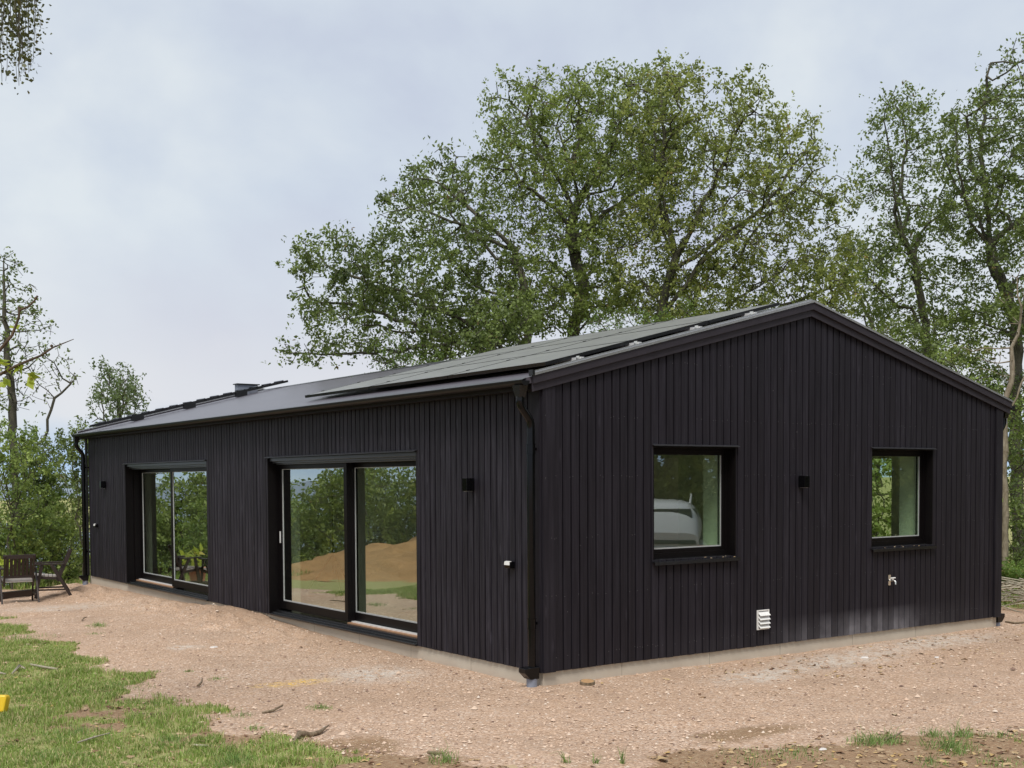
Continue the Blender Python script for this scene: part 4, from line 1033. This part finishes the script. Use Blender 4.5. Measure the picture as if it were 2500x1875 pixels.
for (u, v, ru, rv, DD, lm_, nm, lab) in (
    (20, 1000, 65, 95, 24.5, 'shrubleaf', 'hawthorn', 'green hawthorn around the trunk at the left edge'),
    (110, 1085, 75, 80, 27, 'shrubleaf', 'hazel_bush', 'green hazel between the ash tree and the house corner'),
    (60, 1140, 90, 65, 25.5, 'shrubleaf', 'hazel_bush', 'fresh green low hazel behind the wooden armchairs'),
    (130, 1165, 45, 60, 26, 'reed', 'willow_shrub', 'pale green willow shrub behind the sideways armchair'),
    (150, 1215, 45, 40, 26, 'reed', 'willow_shrub', 'low pale green willow shrub left of the far downpipe'),
    (-10, 1190, 60, 65, 25.5, 'shrubleaf', 'hazel_bush', 'green hazel cut by the left edge behind the back view armchair'),
    (95, 990, 60, 45, 27, 'darkleaf', 'hawthorn', 'upper hawthorn sprays left of the house eave'),
    (175, 1010, 22, 90, 25, 'darkleaf', 'hawthorn', 'narrow hawthorn showing just behind the far downpipe'),
    (40, 1205, 110, 70, 36, 'shrubleaf', 'hazel_bush', 'wide hazel farther down the slope behind the armchairs'),
    (150, 1190, 60, 75, 36, 'darkleaf', 'hawthorn', 'wide hawthorn farther down the slope left of the house'),
    (70, 1120, 70, 55, 30, 'darkleaf', 'hawthorn', 'middle hawthorn half hidden by the ash trunk')):
    b_ = G(u, v, DD); bz_ = hz(b_[0], b_[1])
    bush(nm, lab, 'shrub', [ell(u, v, ru, rv, DD, 1.1), ell(u, v+rv*.9, ru*.8, rv*.7, DD, 1)], (b_[0], b_[1], bz_), 1000, lm=lm_, lsize=.075, nleaf=56, group=GL, drop=.04)
# far poplar
D = 60
tree('poplar_tree', 'distant slim poplar showing above the far end of the roof', 'tree',
     [ell(235, 850, 22, 60, D, 2), ell(262, 850, 22, 55, D, 2), ell(290, 860, 18, 55, D, 2), ell(255, 930, 45, 60, D, 2), ell(215, 900, 14, 20, D, 1.5)],
     [P_((258, 1200, D), (258, 1000, D), (258, 900, D))], nattr=1100, step=.45, dk=.5, tip=.016, nleaf=34, lsize=.17, spread=.28, lm='poplar', minr=.3, up=.5, drop=.2)
# drooping birch, trunk outside the view on the left
D = 7.5
bt = G(-420, 1500, D); bz_ = hz(bt[0], bt[1])
top = G(-330, -260, D); tw = []
e = empty('birch_tree', (bt[0], bt[1], bz_)); tag(e, 'weeping birch whose leafy twigs hang in at the top left corner', 'tree')
base = np.array([bt[0], bt[1], bz_])
t = MB(); t.tube([Vector((0, 0, 0)), Vector(np.array(G(-400, 600, D))-base), Vector(np.array(top)-base)], [.12, .09, .05], 10)
cpts = []
for i in range(60):
    u0 = random.uniform(-170, 78); v0 = random.uniform(-190, -40); dd = D+random.uniform(-.5, .5)
    vend = 195 - abs(u0-45)*(1.9 if u0 > 45 else .35)-random.uniform(0, 90)
    if u0 > 70: vend = min(vend, 55)
    s0 = np.array(G(u0, v0, dd)); pts = [Vector(np.array(G(-300, -230, D))-base), Vector(np.array(G(u0-50, v0-40, dd))-base)]
    rr = [.02, .006]
    nseg = 9; uu = u0
    for k_ in range(nseg+1):
        uu += random.uniform(-4, 5.5); pt = np.array(G(uu, v0+(vend-v0)*k_/nseg, dd))-base; pts.append(Vector(pt)); rr.append(.0035-.002*k_/nseg)
        if k_:
            for q in range(6): cpts.append(pt+rng.normal(size=3)*.045+np.array([0, 0, random.uniform(0, .1)]))
    t.tube(pts, rr, 5, False)
t.build('trunk', M['bark'], e); leaves('crown', np.array(cpts), .029, M['birch'], e, 0, .75)
# near sapling with bare twigs entering at left
D = 4.2
bs = G(-110, 1700, D); bz_ = hz(bs[0], bs[1]); base = np.array([bs[0], bs[1], bz_])
e = empty('sapling', tuple(base)); tag(e, 'near sapling with two bare red brown twigs reaching in from the left edge', 'sapling')
def gl(u, v, d=D): return Vector(np.array(atd(u, v, d))-base)
t = MB(); t.tube([Vector((0, 0, 0)), gl(-120, 1400), gl(-90, 1100), gl(-60, 1000)], [.014, .011, .009, .008], 8)
t.tube([gl(-60, 1000), gl(-20, 925), gl(40, 893), gl(100, 868), gl(130, 848), gl(180, 828)], [.007, .006, .005, .004, .003, .0012], 8)
t.tube([gl(-90, 1100), gl(-40, 900), gl(0, 854), gl(30, 818), gl(46, 775), gl(48, 750)], [.008, .0065, .006, .005, .0045, .005], 8)
t.tube([gl(47, 758), gl(70, 748), gl(86, 732), gl(92, 722)], [.005, .003, .0028, .004], 8)
for (u, v) in ((46, 752), (88, 728), (126, 845), (22, 826)): t.tube([gl(u-2, v+2), gl(u+2, v-3)], [.0055, .004], 6)
t.build('trunk', M['redbark'], e)
cp = []
for (u, v, n_, s_) in ((12, 905, 7, 14), (50, 900, 5, 13), (72, 915, 5, 8), (5, 935, 5, 10), (45, 800, 3, 7), (76, 935, 2, 5), (-10, 950, 5, 14)):
    for i in range(n_): cp.append(np.array(gl(u+random.gauss(0, s_), v+random.gauss(0, s_*.7))))
leaves('crown', np.array(cp), .042, M['lime'], e, 0, .6)

# ---- things only the door and window glass shows: slope shrubs, mound, fence, car
GR = 'shrubs beyond the lawn mirrored in the glass doors'
for i, (x_, y_, h_, lm_, lab) in enumerate(((-6.5, 22, 2.3, 'shrubleaf', 'bright green bush beyond the mound'), (-9.5, 21, 2.9, 'shrubleaf', 'mid green bush beyond the mound'), (-12, 18.5, 4.6, 'darkleaf', 'tall dark bush left of the mound'), (-4.5, 24.5, 2.0, 'reed', 'pale willow bush past the fence'), (-7.5, 26, 2.4, 'oakleaf', 'round bush past the fence'), (-14, 15, 5.0, 'darkleaf', 'tallest dark bush on the lawn side'), (-10.5, 17.2, 3.4, 'oakleaf2', 'olive bush beside the tall dark ones'), (-3.2, 27.5, 2.4, 'shrubleaf', 'green bush farthest down the slope'), (-16.5, 12, 4.5, 'oakleaf', 'tall bush at the lawn corner'), (-5.5, 20.2, 1.9, 'shrubleaf', 'low green bush right behind the fence'), (-8.2, 19.2, 2.3, 'oakleaf', 'green bush directly behind the mound'), (-2.2, 24.2, 1.8, 'shrubleaf', 'low green bush on the slope past the fence'), (-12.5, 20.8, 3.4, 'shrubleaf', 'fresh green bush behind the tall dark ones'), (-5.8, 24.5, 2.2, 'oakleaf', 'green bush in the second row past the fence'), (-10.8, 14.8, 3.2, 'darkleaf', 'dark bush at the left foot of the mound'))):
    z_ = hz(x_, y_); c_ = np.array([x_, y_, 0]); zz = max(h_-.2, .5)
    hb = max(z_, h_-4.2); lob = [(np.array([x_, y_, (h_+hb)/2]), 2.1, (h_-hb)/2, 1.5), (np.array([x_+1.0, y_-.3, (h_+hb)/2-.4]), 1.5, (h_-hb)/2-.3, 1.2), (np.array([x_-1.1, y_-.3, (h_+hb)/2-.3]), 1.4, (h_-hb)/2-.3, 1.2)]
    tree('shrub', lab, 'shrub', lob, [[(x_, y_, z_), (x_, y_, z_+.6)]], nattr=900, step=.32, dk=.36, tip=.007, nleaf=44, lsize=.12, spread=.20, lm=lm_, group=GR)
for (x_, y_, h_, lab) in ((11.3, 4.2, 3.2, 'green bush close to the rear wall, seen through the right gable window'), (12.2, 7.4, 3.6, 'taller green bush close to the rear wall, seen through the room')):
    z_ = hz(x_, y_); tree('shrub', lab, 'shrub', [(np.array([x_, y_, h_*.45]), 1.6, h_*.5, 1.3)], [[(x_, y_, z_), (x_, y_, z_+.6)]], nattr=800, step=.3, dk=.34, tip=.007, nleaf=44, lsize=.10, spread=.18, lm='reed', group='bushes behind the rear wall')
# soil mound
r_ = np.linspace(0, 1, 22); th_ = np.linspace(0, 2*math.pi, 48, endpoint=False); vs = []; 
for q in r_:
    for a_ in th_:
        x_ = -8.3+q*4.3*math.cos(a_); y_ = 15.2+q*5.4*math.sin(a_)
        vs.append((x_, y_, hz(x_, y_)-.03+(1-q*q)**1.3*.72+float(vnoise(x_, y_, .7, 61)-.5)*.45*(1-q)**.5+float(vnoise(x_, y_, .25, 62)-.5)*.14))
fs = [(i*48+j, i*48+(j+1) % 48, (i+1)*48+(j+1) % 48, (i+1)*48+j) for i in range(21) for j in range(48)]
o = npmesh('soil_mound', np.array(vs), np.array(fs), M['mound'], smooth=True); tag(o, 'orange brown earth mound on the lawn, mirrored in the right sliding door', 'soil mound')
# picket fence
e = empty('picket_fence', (-4.5, 20.0, hz(-4.5, 20.0))); e.rotation_euler = (0, 0, rad(35)); tag(e, 'low weathered picket fence below the lawn, mirrored in the left door', 'fence')
f = MB()
for i in range(34): f.box(i*.11, i*.11+.06, -.012, .012, 0, .75+.05*random.random())
f.build('pickets', M['chair'], e); MB().box(0, 3.7, .013, .05, .2, .27).box(0, 3.7, .013, .05, .55, .62).build('rails', M['chair'], e)
# potted plant
px_, py_, pz_ = onground(-25, 1462)
e = empty('potted_plant', (px_, py_, pz_)); tag(e, 'yellow green plant in a terracotta pot beside the back view armchair', 'potted plant')
MB().tube([(0, 0, 0), (0, 0, .36), (0, 0, .36), (0, 0, .40)], [.13, .18, .20, .20], 20).build('pot', M['terracotta'], e)
cc_ = rng.normal(size=(26, 3))*np.array([.19, .19, .12])+np.array([0.10, 0, .62]); leaves('leaves', cc_, .2, M['lime'], e, 0, .6)
MB().tube([(0, 0, .38), (.03, .0, .6)], .01, 6).build('stem', M['redbark'], e)

# car mirrored in the gable window
ce = empty('parked_car', (5.02, -3.72, hz(5.35, -3.55))); ce.rotation_euler = (0, 0, rad(45)); ce.scale = (1, 1, 1.07); tag(ce, 'white estate car parked right of the house, mirrored in the gable window', 'car')
# local: rear faces +y, length along -y
def loft(secs, name, m, parent, caps=True):
    n_ = len(secs[0]); V = [p for s_ in secs for p in s_]; fs = [(i*n_+j, i*n_+(j+1) % n_, (i+1)*n_+(j+1) % n_, (i+1)*n_+j) for i in range(len(secs)-1) for j in range(n_)]
    mb = MB(); mb.add(V, fs, .5, True)
    if caps: mb.add(secs[0], [tuple(range(n_))], .5); mb.add(secs[-1], [tuple(range(n_))], .5)
    return mb.build(name, m, parent)
def rsec(y_, hw, z0, z1, top=None, n_=28, ex=4):
    out = []
    for i in range(n_):
        a_ = 2*math.pi*i/n_; c_, s_ = math.cos(a_), math.sin(a_)
        xx = math.copysign(abs(c_)**(2/ex), c_)*hw; zz = (z0+z1)/2+math.copysign(abs(s_)**(2/ex), s_)*(z1-z0)/2
        if top is not None and zz > (z0+z1)/2: xx *= 1-(1-top)*((zz-(z0+z1)/2)/((z1-z0)/2))
        out.append((xx, y_, zz))
    return out
loft([rsec(0, .84, .42, .92), rsec(-.08, .9, .3, .98), rsec(-.6, .92, .24, 1.0), rsec(-2.4, .92, .22, .98), rsec(-3.5, .91, .24, .92), rsec(-4.3, .86, .3, .8), rsec(-4.5, .78, .4, .68)], 'body', M['carpaint'], ce)
loft([rsec(-.02, .74, .9, 1.12, .97), rsec(-.18, .76, .9, 1.36, .9), rsec(-.38, .78, .9, 1.50, .84), rsec(-1.4, .79, .9, 1.56, .84), rsec(-2.3, .79, .9, 1.52, .84), rsec(-2.7, .80, .9, 1.30, .9), rsec(-3.25, .80, .85, .97)], 'roof', M['carpaint'], ce)
MB().hexa([(-.70, .012, .96), (.70, .012, .96), (.70, -.2, .96), (-.70, -.2, .96), (-.62, -.26, 1.44), (.62, -.26, 1.44), (.62, -.46, 1.44), (-.62, -.46, 1.44)]).build('rear_window', M['carglass'], ce, .02)
for sx in (-1, 1):
    MB().hexa([(sx*.70, -.5, 1.0), (sx*.80, -.5, 1.0), (sx*.80, -2.75, 1.0), (sx*.70, -2.75, 1.0), (sx*.60, -.62, 1.44), (sx*.715, -.62, 1.42), (sx*.715, -2.3, 1.42), (sx*.60, -2.3, 1.44)]).build('side_window', M['carglass'], ce, .02)
    MB().tube([(sx*.60, -.5, 1.50), (sx*.62, -.7, 1.60), (sx*.62, -2.0, 1.62), (sx*.60, -2.3, 1.53)], .018, 8).build('roof_rail', M['alu'], ce)
    MB().box(sx*.78-.07, sx*.78+.07, -.10, .012, .72, .95).build('tail_light', M['redlens'], ce, .02)
    for yy_ in (-.95, -3.6):
        w_ = MB().tube([(sx*.80, yy_, .32), (sx*.96, yy_, .32)], .32, 28).build('wheel', M['rubber'], ce)
        MB().tube([(sx*.945, yy_, .32), (sx*.967, yy_, .32)], .20, 20).build('rim', M['alu'], w_)
MB().box(-.25, .25, .0, .012, .55, .66).build('number_plate', M['white'], ce)
MB().box(-.8, .8, -.05, .05, .34, .46).build('bumper', M['rubber'], ce, .02)
# dark trees behind the car so the gable window reflects woodland
GB = 'trees on the road side mirrored in the gable windows'
for (x_, y_, h_, lab) in ((13, -12, 7, 'dark hedge tree behind the parked car'), (17.5, -10, 8, 'second dark tree right of the parked car'), (9, -15, 7, 'dark tree left of the parked car'), (22, -7, 8, 'dark tree farthest along the drive'), (6, -19, 8, 'dark tree on the road side behind the camera'), (13, -18, 9, 'large dark tree behind the hedge')):
    z_ = hz(x_, y_); lob = [(np.array([x_, y_, h_*.5]), 2.8, h_*.5, 2.2), (np.array([x_+1, y_+1, h_*.4]), 2.0, h_*.4, 2)]
    tree('tree', lab, 'tree', lob, [[(x_, y_, z_), (x_, y_, 1.2)]], nattr=1100, step=.5, dk=.52, tip=.009, nleaf=110, lsize=.15, spread=.34, lm='roadleaf', group=GB, minr=.2)

for (x_, y_, rx_, lab) in ((12, -13.5, 4, 'long low hedge along the drive behind the parked car'), (19.5, -9.5, 4, 'second low hedge farther along the drive'), (6.5, -17, 3.5, 'low hedge on the road side beyond the drive')):
    z_ = hz(x_, y_); tree('hedge', lab, 'hedge', [(np.array([x_, y_, 1.4]), rx_, 1.7, 1.6), (np.array([x_+2.2, y_+2.2, 1.5]), rx_*.6, 1.7, 1.5), (np.array([x_-2.2, y_-1.2, 1.5]), rx_*.6, 1.7, 1.5)], [[(x_, y_, z_), (x_, y_, 1.0)]], nattr=1500, step=.4, dk=.42, tip=.008, nleaf=80, lsize=.14, spread=.26, lm='roadleaf', group='hedges mirrored in the gable windows')

# ------------------------------------------------------------------ chairs
def bar(name, a_, b_, w_, h_, e, m='chair', up=(0, 0, 1)): return MB().bar(a_, b_, w_, h_, up).build(name, M[m], e, .003)
def armchair(loc, rz_, label):
    e = empty('garden_armchair', loc, rz_); tag(e, label, 'armchair', 'dark wooden garden armchairs')
    hw = .27      # local +x = backward
    for s_ in (-1, 1):
        y_ = s_*hw
        bar('leg', (-.02, y_, 0), (.10, y_, .60), .028, .055, e, up=(1, 0, 0))
        bar('leg', (.60, y_+s_*.03, 0), (.26, y_+s_*.03, .60), .028, .055, e, up=(1, 0, 0))
        bar('armrest', (-.03, y_, .615), (.48, y_, .615), .06, .026, e)
        bar('back_post', (.36, y_-s_*.03, .30), (.60, y_-s_*.03, .86), .028, .055, e, up=(1, 0, 0))
        bar('seat_rail', (-.05, y_-s_*.03, .385), (.42, y_-s_*.03, .345), .026, .05, e)
        bar('stretcher', (.03, y_, .15), (.50, y_+s_*.0, .15), .022, .03, e)
    st = MB()
    for i in range(7): st.bar((-.045+i*.072, -hw+.02, .415-i*.006), (-.045+i*.072, hw-.02, .415-i*.006), .062, .018)
    st.build('seat', M['chair_grey'], e)
    bar('back_rail', (.585, -hw, .83), (.585, hw, .83), .03, .07, e); bar('back_rail', (.43, -hw+.02, .47), (.43, hw-.02, .47), .028, .05, e)
    for i in range(7):
        y_ = -hw+.075+i*.065; bar('back_slat', (.435, y_, .48), (.58, y_, .82), .05, .014, e, up=(1, 0, 0))
    return e
def dirang(v): return math.atan2(v[1], v[0])
c2 = onground(132, 1458); v2_ = R_*.93+F_*.35
armchair((c2[0]-.3*v2_[0], c2[1]-.3*v2_[1], c2[2]-.0), dirang(v2_), 'dark wooden garden armchair seen side on, nearer the house')
c1 = onground(45, 1471); v1_ = -F_*.80+R_*.42
armchair((c1[0]-.3*v1_[0], c1[1]-.3*v1_[1], c1[2]), dirang(v1_), 'dark wooden garden armchair seen from behind at the left edge')
# sleeper
a_ = onground(-60, 1468); b_ = onground(84, 1452)
o = MB().bar((a_[0], a_[1], a_[2]+.05), (b_[0], b_[1], b_[2]+.05), .13, .12).build('timber_sleeper', M['chair'], None, .006); tag(o, 'dark timber sleeper lying on gravel behind the wooden armchairs', 'sleeper')

# ------------------------------------------------------------------ small things on the ground
def stick(name, pts, rr, label, m='stick', cat='stick', forks=()):
    P3 = []
    for (u, v, lift) in pts:
        q = onground(u, v); P3.append(Vector((q[0], q[1], q[2]+lift)))
    o_ = P3[0].copy(); t = MB(); t.tube([p_-o_ for p_ in P3], rr, 9)
    for fk in forks:
        F3 = [Vector((*onground(u, v)[:2], onground(u, v)[2]+l)) for u, v, l in fk[0]]; t.tube([p_-o_ for p_ in F3], fk[1], 7)
    ob = t.build(name, M[m]); ob.location = o_; tag(ob, label, cat, 'fallen sticks on the ground')
stick('fallen_branch', [(722, 1812, .02), (732, 1802, .035), (758, 1800, .02), (780, 1795, .02), (803, 1782, .035)], [.012, .026, .02, .018, .004], 'curled brown bark branch lying on the gravel edge at bottom centre', forks=[([(722, 1812, .02), (716, 1822, .005)], [.012, .004])])
stick('fallen_branch', [(640, 1745, .012), (665, 1742, .02), (690, 1735, .04)], [.008, .012, .008], 'short brown branch on the gravel left of the curled branch')
stick('stick', [(75, 1630, .03), (105, 1637, .035), (140, 1641, .03)], [.010, .013, .011], 'pale straight stick in the grass at left', 'palestick')
stick('stick', [(30, 1652, .03), (48, 1636, .05), (62, 1640, .03)], [.008, .014, .007], 'knobbly pale stick in the grass at the far left', 'palestick')
stick('stick', [(-10, 1648, .03), (14, 1654, .03)], [.012, .007], 'whitish stick end cut by the left edge', 'palestick')
stick('stick', [(190, 1826, .04), (230, 1815, .045), (268, 1804, .04)], [.006, .008, .004], 'thin bleached stick in the front grass', 'palestick')
stick('stick', [(320, 1748, .02), (370, 1750, .02), (430, 1747, .015)], [.005, .006, .003], 'long thin brown stick on the worn turf')
stick('stick', [(470, 1828, .02), (495, 1832, .03), (518, 1829, .02)], [.01, .012, .006], 'short pale stick near the bottom left', 'palestick')
stick('stick', [(200, 1518, .015), (205, 1514, .03), (212, 1512, .03)], [.008, .01, .005], 'small dark twig on the far gravel')
stick('stick', [(484, 1678, .015), (492, 1674, .03), (494, 1670, .05)], [.012, .01, .006], 'small upright brown twig on the gravel')
stick('stick', [(1045, 1843, .02), (1065, 1846, .02), (1084, 1847, .02)], [.013, .012, .010], 'short thick brown stick beside the bottom centre tuft')
stick('stick', [(2455, 1520, .01), (2480, 1524, .015), (2510, 1521, .01)], [.012, .014, .008], 'dark stick on gravel by the right drain pipe')
stick('stick', [(2160, 1815, .03), (2185, 1808, .03), (2205, 1800, .04)], [.008, .009, .005], 'thin stick among the weeds at bottom right')
# wood slice
q = onground(1434, 1672); t = MB(); t.tube([(0, 0, .0), (0, 0, .035)], .073, 22); o = t.build('wood_slice', M['stick'], None, .003); o.location = q; o.rotation_euler = (rad(6), rad(-4), 0)
MB().tube([(0, 0, .0352), (0, 0, .037)], .062, 22).build('cut_face', simple('cut wood face', (.42, .25, .12), .7, var=.3, scale=30), o); tag(o, 'round wood slice lying on the gravel in front of the gable', 'wood slice')
# yellow plastic slide end at left edge
q = onground(-4, 1745); e = MB(); e.prism([(-.075, .0), (.065, .0), (.085, .12), (.075, .145), (-.075, .15)], 1, -.05, .05); o = e.build('yellow_plastic_handle', M['yellow'], None, .014); o.location = (q[0], q[1], q[2]+.02); o.rotation_euler = (rad(-8), 0, dirang(R_)); tag(o, 'yellow plastic handle standing in the grass, cut by the left edge', 'plastic handle')
# stones
for (u, v, s_, lab) in ((2110, 1608, .05, 'flat pale stone on the gravel right of the gable middle'), (2288, 1606, .035, 'small white stone on the gravel near the right'), (1648, 1776, .018, 'tiny white stone on the front gravel'), (2008, 1830, .03, 'whitish scrap among the bottom right weeds'), (523, 1581, .05, 'flat pale stone on the left gravel'), (1040, 1597, .05, 'flat grey stone by the near corner berm')):
    q = onground(u, v); ph = [random.uniform(.7, 1.3) for _ in range(10)]
    t = MB(); r0 = [(s_*ph[i]*math.cos(i*.628), s_*ph[i]*math.sin(i*.628)*.7) for i in range(10)]
    vs = [(a, b, 0) for a, b in r0]+[(a*.75, b*.75, s_*.28) for a, b in r0]; t.add(vs, [tuple(range(10, 20))]+[(i, (i+1) % 10, 10+(i+1) % 10, 10+i) for i in range(10)]); o = t.build('stone', simple('pale stone', (.62, .58, .54), .8)); o.location = q; tag(o, lab, 'stone', 'loose pale stones')
# tufts
def tuft(u, v, n_, h_, rad_, label, m='tuft', w=.0045, lean=1.5, cat='grass tuft'):
    n_ = int(n_*.75) if n_ > 60 else n_; h_ *= .82; q = onground(u, v); a_ = rng.uniform(0, 6.28, n_); r_ = rng.uniform(0, 1, n_)**.7*rad_
    V, Fq = blades(r_*np.cos(a_), r_*np.sin(a_), np.zeros(n_), h_*rng.gamma(4, .2, n_)*(1.15-.6*r_/rad_), w, lean)
    o = npmesh('grass_tuft', V, Fq, M[m], rnd=np.repeat(rng.uniform(0, 1, n_), 3)); o.location = q; tag(o, label, cat, 'grass tufts')
    if rad_ >= .25: tag(o, kind='stuff')
for a in ((782, 1731, 260, .045, .14, 'small bright tuft alone on the bottom centre gravel'), (530, 1660, 170, .03, .11, 'flat small tuft on the gravel left of the yellow stain'), (238, 1530, 260, .07, .17, 'tuft on the far left gravel'), (235, 1548, 90, .03, .14, 'faint low tuft just below the far left one'),
          (575, 1868, 330, .12, .17, 'big bushy tuft at the bottom edge left of centre'), (1085, 1864, 150, .13, .14, 'spiky dark tuft at the bottom edge centre'), (460, 1640, 50, .04, .06, 'thin weed on the gravel near the turf corner'), (1382, 1864, 26, .12, .03, 'single thin sprout left of the others at the bottom'), (1455, 1866, 26, .12, .03, 'single thin sprout in the middle at the bottom'), (1520, 1868, 26, .15, .02, 'single thin sprout right of the others at the bottom'),
          (2130, 1818, 300, .13, .2, 'bushy weed clump at bottom right'), (2170, 1812, 160, .1, .15, 'weed clump touching the bushy one at bottom right'), (2320, 1835, 380, .16, .22, 'tallest weed clump at bottom right'), (2345, 1798, 160, .14, .1, 'leafy sprig behind the tallest weed clump'), (2275, 1800, 120, .1, .1, 'small sprig left of the tallest weed clump'), (2440, 1802, 150, .06, .18, 'low weeds near the right bottom corner'),
          (1850, 1850, 240, .05, .3, 'low grass patch at the bottom right of centre'), (1950, 1843, 200, .06, .25, 'low grass patch beside the brown soil'), (2450, 1868, 160, .07, .2, 'grass at the right bottom corner'), (2265, 1866, 120, .07, .14, 'leafy rosette at the bottom right edge'), (190, 1800, 420, .10, .3, 'dense tuft in the left front turf'), (290, 1680, 360, .07, .35, 'dense green patch in the left turf'), (60, 1560, 420, .07, .5, 'dense green patch at the turf corner on the left'),
          (420, 1812, 260, .08, .2, 'grass tuft in the front turf right of the dense one'), (130, 1860, 420, .09, .35, 'green tuft at the bottom left'), (380, 1725, 220, .05, .25, 'low green patch by the worn soil'), (590, 1750, 120, .05, .12, 'small tuft at the turf edge'), (620, 1780, 90, .05, .08, 'tiny tuft below the turf edge')):
    tuft(*a)

# ------------------------------------------------------------------ sky and sun
w = bpy.data.worlds.new('World'); SC.world = w; w.use_nodes = True; nt = w.node_tree; nt.nodes.clear()
SUN_EL, SUN_AZ = 56, 226      # azimuth: degrees clockwise from +y
o = N(nt, 'ShaderNodeOutputWorld'); bgd = N(nt, 'ShaderNodeBackground'); bgd.inputs['Strength'].default_value = .1
sky = N(nt, 'ShaderNodeTexSky'); sky.sky_type = 'NISHITA'; sky.sun_disc = False; sky.sun_elevation = rad(SUN_EL); sky.sun_rotation = rad(SUN_AZ)
tc = N(nt, 'ShaderNodeTexCoord'); sp = N(nt, 'ShaderNodeSeparateXYZ'); L(nt, tc.outputs['Generated'], sp.inputs[0])
mp = N(nt, 'ShaderNodeMapping'); mp.inputs['Scale'].default_value = (1, 1, 1.4); mp.inputs['Rotation'].default_value = (0, 0, .6); L(nt, tc.outputs['Generated'], mp.inputs['Vector'])
n1 = noise(nt, mp.outputs[0], 2.4, 6, .5, .3)
n2 = noise(nt, mp.outputs[0], 7.5, 5, .5, .2)
f = math_(nt, 'ADD', math_(nt, 'MULTIPLY', n1, .7), math_(nt, 'MULTIPLY', n2, .3))
cl = ramp(nt, f, [(.38, (3.45, 3.75, 4.65)), (.50, (4.2, 4.62, 5.2)), (.60, (4.95, 5.3, 5.55))])
el = sp.outputs['Z']
# thin blue gap along the horizon
gap = ramp(nt, math_(nt, 'ADD', el, math_(nt, 'MULTIPLY', math_(nt, 'SUBTRACT', n1, .5), .10)), [(.0, 1), (.015, .9), (.055, .0)])
blue = ramp(nt, el, [(0, (3.6, 4.6, 5.6)), (.02, (1.9, 3.3, 5.4)), (.08, (2.6, 3.8, 5.4))])
skm = mix(nt, cl, sky.outputs[0], .06)
skm = mix(nt, skm, (5.1, 5.15, 5.35), ramp(nt, math_(nt, 'ADD', el, math_(nt, 'MULTIPLY', math_(nt, 'SUBTRACT', n2, .5), .12)), [(.03, .0), (.07, .75), (.12, .45), (.22, 0)]))
c = mix(nt, skm, blue, math_(nt, 'MULTIPLY', gap, .85))
L(nt, c, bgd.inputs['Color']); L(nt, bgd.outputs[0], o.inputs[0])
ld = bpy.data.lights.new('sun', 'SUN'); ld.energy = 2.1; ld.angle = rad(22); ld.color = (1, .965, .91)
lo = bpy.data.objects.new('sun', ld); COL.objects.link(lo)
az = rad(SUN_AZ); d = Vector((math.sin(az)*math.cos(rad(SUN_EL)), math.cos(az)*math.cos(rad(SUN_EL)), math.sin(rad(SUN_EL))))
lo.rotation_euler = d.to_track_quat('Z', 'Y').to_euler()
